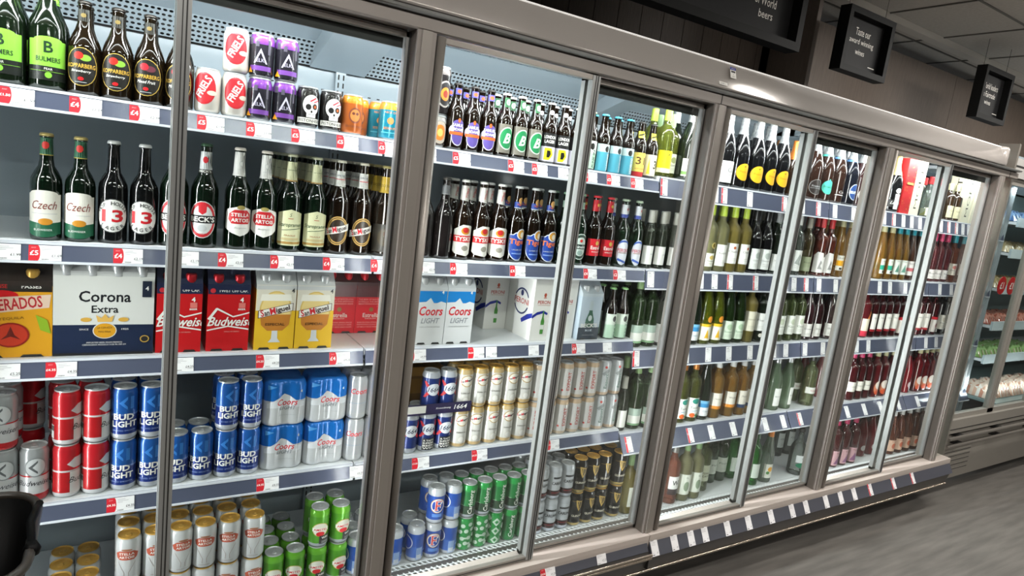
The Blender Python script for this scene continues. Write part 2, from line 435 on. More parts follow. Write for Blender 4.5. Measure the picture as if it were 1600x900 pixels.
# --- cans on the top shelf
T['friels'] = lambda: can(115, [(1, K('d8d2c8'))], ops=[('e',-4,62,27,40,P('b3202a')),('e',-4,62,24,36,P('c2272f')),('t','FRIELS',-5,66,17,WH,{'b':.05,'w':56,'rot':62}),('e',14,52,11,6,P('cfc6b4')),('p',[(34,10),(58,10),(58,96),(46,96),(36,70),(44,50)],P('8b8b8b'))])
T['purple'] = lambda: can(115, [(.86, K('2a2830')), (1, K('7a3f9e'))], ops=[('p',[(-16,36),(0,74),(16,36),(12,36),(0,64),(-12,36)],P('b9b3c4')),('t','ELK',0,44,9,P('a8a2b4'),{'b':.02}),('r',-26,18,26,30,P('6a3b8c')),('p',[(-32,12),(-18,12),(-25,26)],P('f0a020')),('r',-30,82,-20,100,P('4b4754')),('r',16,60,22,98,P('4b4754')),('r',-12,78,-4,92,P('4b4754'))])
T['skull'] = lambda: can(115, [(1, K('1c1a1a'))], ops=[('e',0,64,22,27,WH),('r',-12,30,12,48,WH),('e',-8,58,7,8,P('191717')),('e',9,60,7,8,P('191717')),('e',9,60,3.5,4,P('c05a20')),('e',0,46,2.5,3.5,BL),('r',-10,38,10,39,BL),('p',[(-6,74),(10,86),(12,83),(-3,72)],P('c8243a')),('p',[(4,72),(18,80),(18,77),(6,70)],P('c8243a')),('r',-34,14,34,28,P('d8d4cc')),('t','PISTONHEAD',0,21,8,P('1a1a1a'),{'b':.03,'w':60})])
T['orange'] = lambda: can(115, [(.9, K('b8622c')), (1, K('e08a2c'))], ops=[('e',0,55,17,22,P('6b3320')),('e',0,55,13,17,P('c47a3c')),('e',-5,60,4,4,P('5a2a1a')),('e',5,60,4,4,P('5a2a1a')),('t','BEAVERTOWN',0,24,6,P('6b3320'),{'b':.02,'w':46})])
T['teal'] = lambda: can(115, [(.9, K('1f86a0')), (1, K('dc9a3e'))], ops=[('t','NECK OIL',0,80,6,P('dc8c4a'),{'w':34}),('e',0,56,9,10,P('d98c50')),('t','SESSION IPA',0,34,7,P('dc8c4a'),{'w':36,'b':.02}),('r',-24,20,24,23,P('57b2c4'))])
T['ornate'] = lambda: can(150, [(.93, K('221f20')), (1, K('6b6462'))], ops=[('e',8,66,27,40,P('8b8580')),('e',8,66,23,35,P('1c191a')),('e',8,66,15,20,P('c8752c')),('e',8,66,8,11,P('7e2a1c'))])
T['orange_ornate'] = lambda: can(100, [(.9, K('3a302c')), (1, K('8a8682'))], ops=[('e',0,46,27,34,P('a79c90')),('e',0,46,18,24,P('d2722a')),('e',0,46,9,12,P('f0b060'))])
# --- 330 ml long necks
T['adams'] = lambda: bottle('longneck', BROWN, P('24211f'), [('e',0,60,28,20,P('cfc9da')),('e',0,44,19,27,P('cfc9da')),('e',0,44,17,24,P('5a4a92')),('e',0,78,18,14,P('5a4a92')),('t','SAMUEL',0,76,9,WH,{'b':.03,'w':36}),('t','ADAMS',0,64,8,WH,{'b':.03,'w':32}),('r',-24,48,24,57,P('e0622a')),('e',0,90,4,6,P('e0622a'))],
   [('r',-14,176,14,196,P('4f4fa2')),('e',0,186,8,6,P('d2552c'))])
T['brooklyn'] = lambda: bottle('longneck', BROWN, WH, [('r',-31,18,31,104,P('6f6a60')),('e',0,62,26,34,P('cfe0cf')),('e',0,62,23,31,P('1f7a48')),('t','B',0,62,30,WH,{'b':.06,'sh':.3})], [('r',-14,166,14,198,P('2a5a38')),('e',0,183,8,10,P('d8e6d8')),('t','B',0,183,10,P('1f7a48'),{'b':.04})])
T['london'] = lambda: bottle('longneck', BROWN, P('cfd0d0'), [('r',-32,58,32,100,P('191919')),('r',-32,12,32,58,P('d8d4e2')),('t','LONDON',0,88,10,WH,{'b':.04,'w':38}),('t','LAGER',0,74,10,WH,{'b':.04,'w':34}),('p',[(-14,16),(-14,54),(8,54),(14,34),(2,16)],P('e6dc1e')),('p',[(-6,24),(-6,46),(4,46),(7,35),(2,24)],BL)],[('e',0,178,9,8,P('c8c8cc'))])
T['punk_green'] = lambda: bottle('longneck', BROWN, P('9ed08a'), [('r',-34,10,34,100,P('bcd9c0')),('r',-34,60,34,100,P('dfe8dc')),('e',0,82,8,11,BL),('t','PUNK IPA',10,44,12,P('2a4a3a'),{'b':.04,'rot':90,'w':60})])
T['punk_blue'] = lambda: bottle('longneck', BROWN, P('46a8c6'), [('r',-34,6,34,96,P('4fa0b4')),('r',-34,70,34,96,P('bcd0d0')),('e',0,80,8,10,BL),('t','VAGABOND',10,38,12,WH,{'b':.04,'rot':90,'w':56})])
T['thirtyone'] = lambda: bottle('longneck', BROWN, P('2a2724'), [('r',-34,0,34,22,P('a81f24')),('r',-34,22,34,88,P('e8cf6a')),('t','31',0,60,26,P('5a3a20'),{'b':.05,'w':34}),('t','HOP HOUSE',0,32,6,P('a8502a'),{'w':36}),('t','BATCH',0,82,7,P('c08a2a'),{'w':30})],[('r',-18,150,18,176,P('e4d23a')),('p',[(-16,156),(16,166),(16,172),(-16,162)],BL)])
T['three'] = lambda: bottle('longneck', BROWN, P('2a2724'), [('r',-34,14,34,88,P('e9e2c4')),('t','3',4,54,30,P('2a2a2a'),{'b':.07}),('p',[(-26,20),(-14,20),(-20,80)],P('e4d23a'))],[('r',-18,150,18,176,P('e4d23a')),('p',[(-16,156),(16,166),(16,172),(-16,162)],BL)])
# --- large beers
T['czech'] = lambda: bottle('slimtall', GREENG, mat('cap_gold', srgb('b8a468'), .35, metal=.6), [('r',-33,30,33,106,P('e8e4da')),('e',0,106,26,8,P('e8e4da')),('p',[(-33,24),(33,24),(33,50),(0,46),(-33,50)],P('1f5a40')),('e',0,26,26,8,P('1f5a40')),('e',4,50,12,7,P('c8882a')),('t','Czech',2,84,17,P('7a2c22'),{'sh':.35,'w':42}),('r',-20,66,24,67,SIL),('t','BUDWEISER',0,33,4,WH,{'w':30})],[('r',-22,208,22,250,P('2c5c44')),('e',0,232,8,9,P('c4302a')),('r',-22,208,22,210,P('c0a850'))])
T['hop13'] = lambda: bottle('slimtall', BLACKG, mat('cap_white', srgb('cfd0ce'), .35, metal=.3), [('e',0,72,31,37,P('2a2a2a')),('e',0,72,29,35,P('e4e2de')),('t','13',0,72,27,P('c4202a'),{'b':.07,'w':40})]+arc('HOP HOUSE',0,72,27,155,25,8,P('262626'),{'b':.03})+arc('LAGER',0,72,27,-130,-50,8,P('262626'),{'b':.03}))
T['becks'] = lambda: bottle('litre', GREENG, mat('cap_dgreen', srgb('33503a'), .35, metal=.5), [('e',0,78,31,44,P('c9cbcc')),('e',0,78,29,42,P('c62a33')),('e',0,78,23.5,35,P('d9d9d8')),('p',[(-8,96),(0,90),(8,96),(9,112),(0,118),(-9,112)],P('c62a33')),('p',[(-33,70),(33,70),(35,78),(33,88),(-33,88),(-35,78)],P('181818')),('t',"BECK'S",0,79,12.5,WH,{'b':.06,'w':54}),('e',0,58,10,8,P('bfc1c2')),('t','BREWED BY',0,44,4,P('c62a33'),{'w':22})],
  [('r',-30,214,30,262,P('cfd1d2')),('e',0,240,7,9,P('c62a33')),('r',-34,204,34,214,BL),('t',"BECK'S",0,209,6,WH,{'b':.05,'w':34})])
T['stella'] = lambda: bottle('litre', GREENG, P('d8cfc4'), [('p',[(-32,108),(0,118),(32,108),(35,100),(35,62),(20,52),(0,44),(-20,52),(-35,62),(-35,100)],P('ece9e4')),('p',[(-26,98),(-14,108),(14,108),(26,98),(28,84),(20,74),(-20,74),(-28,84)],P('c4262c')),('t','STELLA',0,96,9,WH,{'b':.05,'w':42}),('t','ARTOIS',0,83,9,WH,{'b':.05,'w':42}),('e',0,114,9,5,P('a89858')),('t','Belgium',0,64,5,P('9aa0a0'),{'sh':.4,'w':28})],
  [('r',-44,206,44,272,P('e2e0dc')),('e',0,240,5,7,SIL),('e',0,240,3.8,5.6,P('e2e0dc')),('t','ARTOIS',0,224,3,SIL,{'w':20})])
T['staro'] = lambda: bottle('litre', GREENG, mat('cap_cream', srgb('b8b79a'), .35, metal=.4), [('p',[(-33,32),(-28,26),(28,26),(33,32),(33,108),(20,112),(0,118),(-20,112),(-33,108)],P('d9d8b0')),('r',-33,30,33,36,P('b08a4a')),('t','S',0,104,9,P('3a4a30'),{'sh':.2}),('r',-6,94,6,95.5,P('b03a2a')),('t','Staropramen',0,78,13,P('2f4a30'),{'sh':.2,'w':58,'b':.01}),('p',[(-20,64),(28,70),(28,71.5),(-20,65.5)],P('2f4a30')),('t','PRAGUE',0,52,4,P('a0582f'),{'w':26}),('r',-22,40,22,46,P('c9b98a'))],
  [('r',-30,206,30,262,P('d9d8b0')),('r',-30,206,30,210,P('b08a4a')),('t','Staropramen',0,238,5,P('2f4a30'),{'sh':.2,'w':28})])
T['sanmig'] = lambda: bottle('litre', BROWN, P('cfcab8'), [('e',2,72,29,38,P('c8a05a')),('e',2,72,26.5,35,P('1a120a')),('e',2,72,25,33,P('c8a05a')),('e',2,72,22,30,P('22170c')),('p',[(-34,56),(34,74),(34,92),(-34,74)],P('eceae6')),*sanmig(0,75,15,56,15)],
  [('r',-30,206,30,252,P('e0dfda')),('t','ESPECIAL',0,238,5,P('2a3f5a'),{'w':26,'b':.02}),('r',-16,226,16,228,P('c4202c'))])
T['golden'] = lambda: bottle('litre', G('16100a'), P('a89c66'), [('r',-33,20,33,96,P('1a1712')),('e',0,60,18,24,P('2d2618'))],[('r',-36,200,36,250,P('c9a83a')),('t','ESCOBAR',0,222,8,P('5a4a18'),{'w':40,'b':.02})])
T['plain'] = lambda: bottle('tall', G('191515'), P('3b3a38'), None, [('r',-30,216,30,246,P('7e8084')),('r',-30,216,30,218,P('a8aaac'))])
T['tyskie'] = lambda: bottle('tall', G('1a0f08'), WH, [('p',[(-34,34),(-24,26),(10,20),(28,28),(34,40),(34,104),(20,112),(-8,114),(-34,98)],P('eae6de')),('e',2,96,14,11,P('c0872c')),('e',2,98,9,8,P('b8282a')),('r',-34,62,34,82,P('c4262a')),('t','TYSKIE',0,72,13,WH,{'b':.05,'w':56}),('e',4,44,11,8,P('9a9488'))],
  [('p',[(-40,206),(40,196),(40,252),(-40,252)],P('e4e0da')),('t','TYSKIE',4,228,10,P('b8282a'),{'b':.04,'rot':82,'w':34})])
T['tiger'] = lambda: bottle('tall', BROWN, P('c8c8c6'), [('e',0,60,32,46,P('cdd2e0')),('r',-32,60,32,96,P('cdd2e0')),('e',0,60,30,43,P('22408e')),('r',-30,60,30,94,P('22408e')),('e',8,98,17,17,P('cdd2e0')),('e',8,98,14,14,P('c8923c')),('e',10,96,7,9,P('e8e0d0')),('t','Tiger',0,72,21,P('e0703a'),{'b':.05,'w':58}),('t','LAGER BEER',0,48,4,SIL,{'w':36}),('r',-18,34,18,38,P('6e88c0'))],
  [('r',-22,196,22,216,P('26408c')),('e',4,220,10,12,P('d2a060')),('t','Tiger',0,206,7,P('e0703a'),{'b':.04,'w':22}),('r',-22,194,22,196,P('cdd2e0'))])
T['heineken'] = lambda: bottle('tall', G('0b1a10'), P('7c9a80'), [('e',0,72,33,44,P('b8c4bc')),('e',0,72,31,41,P('283c32')),('e',0,72,24,32,P('b8c4bc')),('r',-33,64,33,80,P('20302a')),('t','Heineken',0,72,10,P('dfe4e0'),{'w':54,'b':.03}),('e',0,92,5,5,P('c8302a')),('e',0,52,10,8,P('8aa098'))],[('r',-26,214,26,240,P('8aa092'))])
T['estrella'] = lambda: bottle('tall', BROWN, P('c8303a'), [('r',-34,44,34,102,P('c4202c')),('e',0,88,7,7,P('c8a44a')),('t','Estrella',0,72,12,WH,{'b':.03,'w':44}),('t','BARCELONA',0,58,4,WH,{'w':34})],[('r',-30,212,30,256,P('b8242c')),('e',0,236,6,6,P('c8a44a'))])
T['peroni'] = lambda: bottle('tall', G('0d1c10'), P('b8c8b0'), [('e',0,62,23,46,P('dfe2ea')),('e',0,92,18,12,P('3c5aa8')),('e',0,88,16,9,P('dfe2ea')),('t','PERONI',0,68,12,P('c02a34'),{'b':.02,'w':40}),('r',-16,58,16,60,P('8a6a4a')),('p',[(-18,32),(14,22),(16,28),(-16,40)],P('3c5aa8'))],[('r',-28,198,28,212,P('4050a0')),('r',-28,212,28,250,P('dfe2e6')),('e',8,232,5,6,P('c02a34'))])
# --- cans, third and fourth level
T['bud_silver'] = lambda: can(150, [(.10, K('b82028')), (.5, K('d4d4d6')), (.53, K('b82028')), (1, K('a6a8aa'))], ops=[('e',0,98,22,26,P('7d8082')),('e',0,98,19,23,P('c4c6c8')),('p',[(-14,98),(4,116),(4,110),(-6,98),(4,86),(4,80)],P('55585a')),('t','Budweiser',0,56,14,P('2a2a30'),{'sh':.4,'w':74})])
T['bud_red'] = lambda: can(150, [(.04, K('d8d8da')), (.52, K('b81c22')), (.56, K('d9d4d4')), (1, K('c0202a'))], ops=[('p',[(16,14),(62,14),(62,74),(16,74)],P('d4d2d0')),('p',[(10,96),(26,112),(62,112),(62,84),(24,84)],P('c9cacc')),('t','Bud',30,52,15,P('2a2a30'),{'sh':.4}),('r',-42,20,-26,56,P('d8d6d4')),('r',-42,40,-26,54,P('55504e'))])
T['bud_blue'] = lambda: can(150, [(.06, K('c0c4cc')), (.5, K('16307a')), (.54, K('5f7cb8')), (1, K('1c57a4'))], ops=[('t','BUD',-2,70,17,WH,{'b':.08,'w':46}),('t','LIGHT',0,50,17,WH,{'b':.08,'w':58}),('t','BREWED SMOOTH',0,32,4,P('8aa0d0'),{'w':52}),('p',[(-12,108),(6,126),(6,118),(-2,108),(6,98),(6,90)],P('2f74c0')),('p',[(12,92),(20,92),(20,126),(12,126)],P('2f74c0'))])
T['coors_pack'] = lambda: shrink(147, mat('film_white', srgb('d3d5d8'), .18, metal=.15), mat('film_blue', srgb('1766b8'), .18, metal=.15), [('p',[(-56,60),(56,60),(56,76),(30,82),(8,98),(-6,104),(-20,92),(-56,74)],P('d8dade')),('t','Coors',4,76,20,P('c8242e'),{'b':.04,'sh':.25,'w':60}),('t','LIGHT',6,58,13,P('7b7f86'),{'b':.03,'sh':.25,'w':48}),('r',-20,34,30,34.8,P('9a9ea4')),('t','4',44,112,9,WH,{'b':.05}),('p',[(-56,118),(-30,128),(-56,134)],P('4a90d0'))])
T['coors_can'] = lambda: can(147, [(.1, K('c8cacc')), (1, K('c2c5c9'))], ops=[('t','Coors',0,96,18,P('c8242e'),{'b':.04,'sh':.25,'w':52}),('t','LIGHT',2,78,11,P('9aa0a8'),{'b':.04,'sh':.25,'w':44}),('r',-32,56,32,58,P('8b98a8'))])
def krone(bt):
    o = [('e',0,84,23,21,P('dfe2ea')),('t','1664',0,84,17,P('27304e'),{'b':.03,'sh':.25,'w':40}),('p',[(-34,112),(-26,112),(-16,98),(-24,92)],P('c82a34')),('p',[(34,112),(26,112),(16,98),(24,92)],P('c82a34')),('p',[(-34,56),(-26,56),(-14,68),(-22,76)],P('c82a34')),('p',[(34,56),(26,56),(14,68),(22,76)],P('c82a34'))]
    if bt: o += [('r',-20,10,24,52,P('15171c'))]+[('t',s,2,44-9*i,6.5,WH,{'b':.04,'w':38}) for i, s in enumerate(('A TASTE','SUPREME','BEER','WIN'))]
    return can(148, [(.08, K('b8bcc4')), (.95, K('1d2f6c')), (1, K('c0c4cc'))], ops=o)
T['krone'] = lambda: krone(False); T['krone_promo'] = lambda: krone(True)
T['sm_can'] = lambda: can(150, [(.05, K('c4a878')), (.97, K('dddad4')), (1, K('cdb484'))], lid=GOLD, ops=[('e',0,104,22,21,P('a38856')),('e',0,104,19,18,P('d8d2c4')),('p',[(-26,94),(26,106),(26,118),(-26,106)],P('ddd6d0')),*sanmig(0,106,9,46,12),('t','ESPECIAL',0,60,5,P('55504a'),{'b':.02,'w':34}),('e',0,34,11,12,P('b8b2a8')),('e',0,34,9,10,P('cfccc6'))])
T['export'] = lambda: can(150, [(.05, K('c8b49c')), (.96, K('d6d2ce')), (1, K('cdb294'))], ops=[('t','EXPORT',2,76,15,P('a03430'),{'b':.05,'rot':90,'w':74}),('r',20,30,22,120,P('9a9690')),('e',-20,40,4,4,P('b03a34'))])
T['export_green'] = lambda: can(150, [(.05, K('c0a890')), (.93, K('c4c8c8')), (1, K('c0c2c4'))], ops=[('t','Export',4,66,16,P('24483c'),{'b':.04,'rot':90,'w':60}),('p',[(-18,96),(6,118),(14,108),(-8,88)],P('7c8080')),('e',-4,124,5,5,P('b03a34'))])
T['stella_can'] = lambda: can(140, [(1, K('d9dadb'))], lid=GOLD, ops=[('p',[(-27,92),(-16,100),(16,100),(27,92),(24,80),(16,74),(-16,74),(-24,80)],P('b4543e')),('t','STELLA',0,92,7,WH,{'b':.04,'w':34}),('t','ARTOIS',0,82,7,WH,{'b':.04,'w':34}),('p',[(-20,68),(-19,68),(-4,36),(-5,22),(-6,22),(-5,36)],P('8a7a70')),('p',[(20,68),(19,68),(4,36),(5,22),(6,22),(5,36)],P('8a7a70')),('r',-14,16,14,17,P('8a7a70')),('e',0,104,12,3,P('a06a50'))])
T['amstel'] = lambda: can(135, [(.05, K('b8bcc4')), (.92, K('4f9424')), (1, K('62a82c'))], ops=[('e',0,64,24,23,P('c9b060')),('e',0,64,22,21,P('e0e0d2')),('r',-24,58,24,70,P('f0efe6')),('t','AMSTEL',0,64,8,P('c4242a'),{'b':.05,'w':40}),('e',0,50,12,8,P('c4242a')),('r',-2,16,30,44,P('2c2a2a')),('t','WIN',14,36,7,WH,{'b':.05,'w':20}),('r',4,24,24,25,SIL),('r',4,20,24,21,SIL)])
T['fosters'] = lambda: can(137, [(.06, K('c0c4cc')), (.9, K('2450a8')), (1, K('c6cacf'))], ops=[('e',0,72,24,27,P('c89a3a')),('e',0,72,22,25,P('dfe2ea')),('e',0,72,19,22,P('1c3f96')),('p',[(-13,54),(3,54),(3,58),(-1,59),(-1,69),(7,69),(7,64),(10,64),(10,82),(7,82),(7,77),(-1,77),(-1,86),(9,86),(11,79),(14,79),(14,92),(-13,92),(-13,88),(-9,87),(-9,59),(-13,58)],WH),('p',[(-11,55.5),(1.5,55.5),(1.5,57),(-2.5,58),(-2.5,70.5),(8.5,70.5),(8.5,75.5),(-2.5,75.5),(-2.5,87.5),(12.5,87.5),(12.5,90.5),(-11,90.5),(-11,89),(-7.5,88),(-7.5,58),(-11,57)],P('c8342e')),('r',-16,30,16,42,P('5a86cc'))])
T['fosters_side'] = lambda: can(137, [(.06, K('c0c4cc')), (.45, K('3a68bc')), (.9, K('2450a8')), (1, K('c6cacf'))], ops=[('r',-10,12,10,56,P('8aa4d0')),('r',-8,14,8,30,P('c9d0dc')),('e',-46,72,22,25,P('dfe2ea')),('e',-46,72,19,22,P('1c3f96')),('r',14,40,34,44,P('6a90d0'))])
T['carls'] = lambda: can(135, [(.04, K('b8bcc4')), (.36, K('1c3f26')), (.9, K('177a3a')), (1, K('2a9a48'))], ops=[('t','Carlsberg',4,66,19,WH,{'b':.02,'rot':90,'sh':.1,'w':92}),('r',-30,50,-18,52,P('9ac8a0'))])
T['carls_dot'] = lambda: can(135, [(1, K('1a8a3c'))], ops=[('e',x,z,7.5,7.5,P('bcd0be')) for x, z in ((-26,24),(-8,34),(10,22),(26,36),(-20,52),(2,56),(20,64),(-28,78),(-8,82),(12,88),(28,92),(-20,102),(4,108))]+[('r',-12,30,8,38,P('bcd0be')),('r',-16,52,2,58,P('bcd0be')),('t','Carlsberg',26,54,6,WH,{'rot':90,'w':34})])
def chevs():
    o = []
    for i in range(3):
        for s in (0, 1):
            z = 22+i*36; k = 15-s*8; o.append(('p', [(-k,z),(0,z-k*1.1),(k,z),(0,z+k*1.1)], P('bcd0be' if s == 0 else '1a7a38')))
    for sx in (-28, 28): 
        for i in range(3): z = 40+i*34; o.append(('p', [(sx-11,z),(sx,z-13),(sx+11,z),(sx,z+13)], P('bcd0be')))
    return o
T['carls_chev'] = lambda: can(135, [(1, K('1a8a3c'))], ops=chevs())
T['carling'] = lambda: can(143, [(.06, K('c0c4cc')), (.26, K('3a1c1e')), (.9, K('c3c6ca')), (1, K('b9bcc0'))], ops=[('p',[(-22,98),(22,98),(26,88),(14,90),(-22,90)],P('1a1a1c')),('t','CARLING',0,72,12,P('1a1a1c'),{'b':.06,'w':52}),('r',-24,32,24,33.5,P('a03034'))])
T['guinness'] = lambda: can(150, [(.04, K('b8a060')), (1, K('14110f'))], lid=GOLD, ops=[('p',[(-14,118),(14,112),(12,92),(0,70),(-10,92)],P('c2a25a')),('p',[(-8,111),(10,108),(9,93),(0,80),(-5,93)],P('14110f')),('r',-4,78,-1,112,P('c2a25a')),('r',3,84,4.2,108,P('c2a25a')),('t','GUINNESS',0,50,9,P('e8e0cc'),{'b':.03,'w':50}),('r',-30,112,30,113.5,P('8a7444'))])
# --- cartons and boxes
T['desperados'] = lambda: carton(.165,.235,.13,P('e0a024'),[('r',-82,168,82,195,P('1c1714')),('t','PASSES',40,182,10,WH,{'b':.04,'w':40}),('t','RESPONSE',-34,182,10,RD,{'b':.04,'w':52}),('e',-20,158,34,14,RD),('p',[(-82,108),(76,128),(80,162),(-82,150)],P('e6c9b4')),('t','DESPERADOS',-8,136,30,P('b4242c'),{'b':.05,'w':140,'rot':7}),('t','TEQUILA',0,100,8,P('7a5a1c'),{'w':50,'rot':5}),('e',-2,58,38,32,P('8a1f16')),('e',-2,58,34,28,P('c03a24')),('p',[(-22,46),(-2,54),(18,46),(6,58),(-2,80),(-10,58)],P('5a1710')),('p',[(48,110),(72,96),(80,60),(58,70)],P('8fb02c')),('p',[(-80,70),(-60,60),(-66,30),(-80,24)],P('8fb02c'))],top=P('241c18'),holes=2,caps=GOLD,slope=.17)
T['corona'] = lambda: carton(.225,.25,.07,P('dcdcd8'),[('r',-112.5,0,112.5,82,P('18243f')),('t','Corona',0,158,30,P('15171c'),{'b':.045,'w':116}),('t','Extra',0,124,20,P('15171c'),{'b':.035,'w':60}),('e',0,66,27,22,P('dcdcd8')),('e',0,66,25,20,P('d89a24')),('t','LA CERVEZA',0,74,5,P('3a2a14'),{'w':34}),('t','MAS FINA',0,63,5,P('3a2a14'),{'w':28}),('e',-42,96,12,6,P('d8a84a')),('e',42,96,12,6,P('d8a84a')),('p',[(-16,90),(16,90),(20,108),(8,100),(0,112),(-8,100),(-20,108)],P('e0b25c')),('t','SINCE',-46,70,4.5,WH,{'b':.02,'w':20}),('t','1925',46,70,4.5,WH,{'b':.02,'w':16}),('t','IMPORTED BEER FROM MEXICO',0,34,4,WH,{'w':80}),('t','CERVECERIA MODELO S DE RL DE CV',0,28,4,WH,{'w':98}),('e',92,42,11,10,P('c9a24a')),('e',92,42,8.5,7.5,P('222222')),('r',84,158,106,202,P('1c2436')),('t','4',95,182,12,WH,{'b':.05})],top=P('c9cac8'),holes=4,slope=.10)
T['budw'] = lambda: carton(.113,.24,.12,P('c4161c'),[('r',-56.5,168,56.5,197,P('1c2340')),('t','TWIST OFF CAP.',10,178,8,WH,{'b':.04,'w':78}),('e',-44,178,7,7,P('c8323a')),('t','4',34,152,14,WH,{'b':.08}),('r',26,128,44,143,P('e07a72')),('t','BEER',35,124,5,WH,{'b':.05,'w':20}),('p',[(-56,96),(-34,128),(-30,128),(12,104),(56,116),(56,112),(12,100),(-30,122),(-50,92)],WH),('p',[(-56,60),(0,72),(56,62),(56,66),(0,76),(-56,64)],WH),('t','Budweiser',14,88,27,WH,{'b':.045,'sh':.4,'w':140}),('t','KING OF BEERS',10,58,3.5,P('e0a09a'),{'w':40})],top=P('1c2340'),caps=mat('cap_red', srgb('b8202a'), .3, metal=.5))
T['sm_pack'] = lambda: carton(.114,.245,.12,P('e3b52a'),[('p',[(-57,120),(57,120),(57,198),(-57,198)],P('ded8c8')),('e',0,118,47,62,P('d9b866')),('e',0,118,43,58,P('e9cf8a')),('p',[(-44,108),(44,108),(40,76),(22,58),(-22,58),(-40,76)],P('b9762c')),('p',[(-46,150),(46,150),(42,170),(-42,170)],P('f0ece0')),('p',[(-8,58),(8,58),(9,34),(18,22),(-18,22),(-9,34)],P('cfd2d4')),('p',[(-50,96),(50,120),(50,144),(-50,120)],P('3a1f1c')),('p',[(-48,98),(48,121),(48,142),(-48,119)],P('f0ede6')),*sanmig(0,120,21,88,13.5),('t','ESPECIAL',0,78,8,P('3a2410'),{'b':.03,'w':56}),('t','4',47,182,14,P('262626'),{'b':.04})],top=P('c4c6c6'))
T['est_pack'] = lambda: carton(.112,.225,.12,P('c41f2b'),[('r',-56,128,56,180,P('3a1216'))]+[('t',s,0,120-8*i,5,P('e8a8a4'),{'w':94,'b':.02}) for i, s in enumerate(('THE BEER OF BARCELONA','ESTRELLA THE BREWING','MEDITERRANEAN BEER'))]+[('e',0,84,8,8,P('8a6a3a')),('t','Estrella',0,64,15,WH,{'b':.03,'w':58}),('t','BARCELONA',0,52,4,WH,{'w':40})]+[('t',s,0,38-8*i,5,P('e8a8a4'),{'w':94,'b':.02}) for i, s in enumerate(('BARCELONA SPAIN SINCE','REFRESHING QUALITY BEER','OF MALT RICE AND HOPS'))],top=P('2a1012'),caps=mat('cap_red2', srgb('c8303a'), .3, metal=.5))
T['coors4'] = lambda: carton(.108,.25,.12,P('d9dadb'),[('r',-54,146,54,200,P('1f7cc4')),('p',[(-54,120),(54,120),(54,146),(34,152),(10,142),(-6,164),(-22,150),(-54,148)],P('dfe2e4')),('t','Coors',0,118,32,P('c8242e'),{'b':.05,'sh':.2,'w':88}),('t','LIGHT',0,84,19,P('8b8f96'),{'b':.04,'sh':.25,'w':70}),('t','COLD ACTIVATED BOTTLES',0,62,4,P('55585c'),{'w':76}),('t','4',38,184,12,WH,{'b':.05})],top=P('c6c9cc'))
T['becks_blue'] = lambda: carton(.105,.235,.12,P('b9c6d2'),[('r',-62,0,62,50,P('22303c')),('p',[(-24,50),(24,50),(20,84),(9,112),(8,160),(-8,160),(-9,112),(-20,84)],P('2f5a44')),('p',[(-9,120),(9,120),(8,160),(-8,160)],P('b8c4c8')),('e',0,88,10,12,P('c8d0d0')),('t',"BECK'S",0,58,17,WH,{'b':.06,'w':84}),('t','BLUE',0,38,8,P('d0dae4'),{'b':.05,'w':34}),('r',-30,18,30,19,SIL)],top=P('c2cbd2'))
T['peroni_box'] = lambda: box(.10,.255,.19,P('e9e7e2'),[('t','PERONI',0,150,14,P('b8423a'),{'b':.04,'w':62}),('e',0,178,6,8,P('b8523a')),('r',-7,166,7,169,P('b8523a')),('r',-30,138,30,139.5,P('b8826a')),('p',[(-50,98),(-30,112),(0,118),(20,108),(18,100),(0,108),(-30,100),(-50,86)],P('24308c')),('p',[(-6,26),(8,26),(9,76),(4,92),(3,116),(-2,116),(-3,92),(-7,76)],P('4a8a3c')),('r',-7,44,9,62,P('e0e4dc')),],
   side=[('e',12,138,52,52,P('24305c')),('e',12,138,45,45,P('e9e7e2')),('r',-60,120,84,158,P('e9e7e2')),('t','PERONI',12,139,22,P('b8423a'),{'b':.04,'w':100}),('e',12,170,10,12,P('24305c')),('p',[(95,108),(60,96),(20,70),(28,56),(60,74),(95,90)],P('24308c'))],flap=P('dedbd5'))
T['rose_box'] = lambda: box(.10,.30,.10,P('b01f24'),[('e',random.uniform(-42,42),random.uniform(10,290),random.uniform(2,5),random.uniform(2,4),P('c9883c')) for _ in range(26)]+[('r',-34,160,34,172,P('c9a05a'))],side=[('r',-50,0,50,300,P('c02a2c'))],flap=P('b01f24'))
T['cream_box'] = lambda: box(.10,.315,.10,P('dcd6bc'),[('t','MO\u00cbT',0,150,34,P('2a2620'),{'rot':90,'w':230})],side=[('t','MO\u00cbT',0,150,34,P('2a2620'),{'rot':90,'w':230})],flap=P('dcd6bc'))
# --- wines
def wine(shape, glass, fo, label, neck=None, h=None, fl=52): return lambda: bottle(shape, glass, LID, label, neck, h=h, foil=(fl, fo, 'screw_cap'))
PALE, STRAW, OLIVE, GRN, CLR, ROSE, PINK, RED, AMB = (tinted('f4f0b4', .3), tinted('f6e080', .3), tinted('a8b440', .3), tinted('1ca01c', .3), tinted('dcebdf', .14), tinted('f09070', .28), tinted('c84858', .3), G('3a080c', .08), tinted('f2b858', .3))
DG, DB = G('10180f', .07), G('0d0d0f', .07)
FW, FB, FY, FLG, FG = P('d8d8d4'), mat('foil_black', srgb('1c1b1b'), .3), mat('foil_yellow', srgb('d8b820'), .3), mat('foil_lime', srgb('b4c84a'), .3), mat('foil_green', srgb('8fb07a'), .3)
FT, FR, FPK, FO, FC = mat('foil_teal', srgb('2f9aa8'), .3), mat('foil_red', srgb('b0282c'), .3), mat('foil_pink', srgb('c8406a'), .3), mat('foil_orange', srgb('c87a34'), .3, metal=.4), mat('foil_cream', srgb('c6bf94'), .3)
FS = noisy('foil_silver', srgb('b4b6b8'), srgb('e8e8e8'), 90, .25, metal=.6, bump=.4)
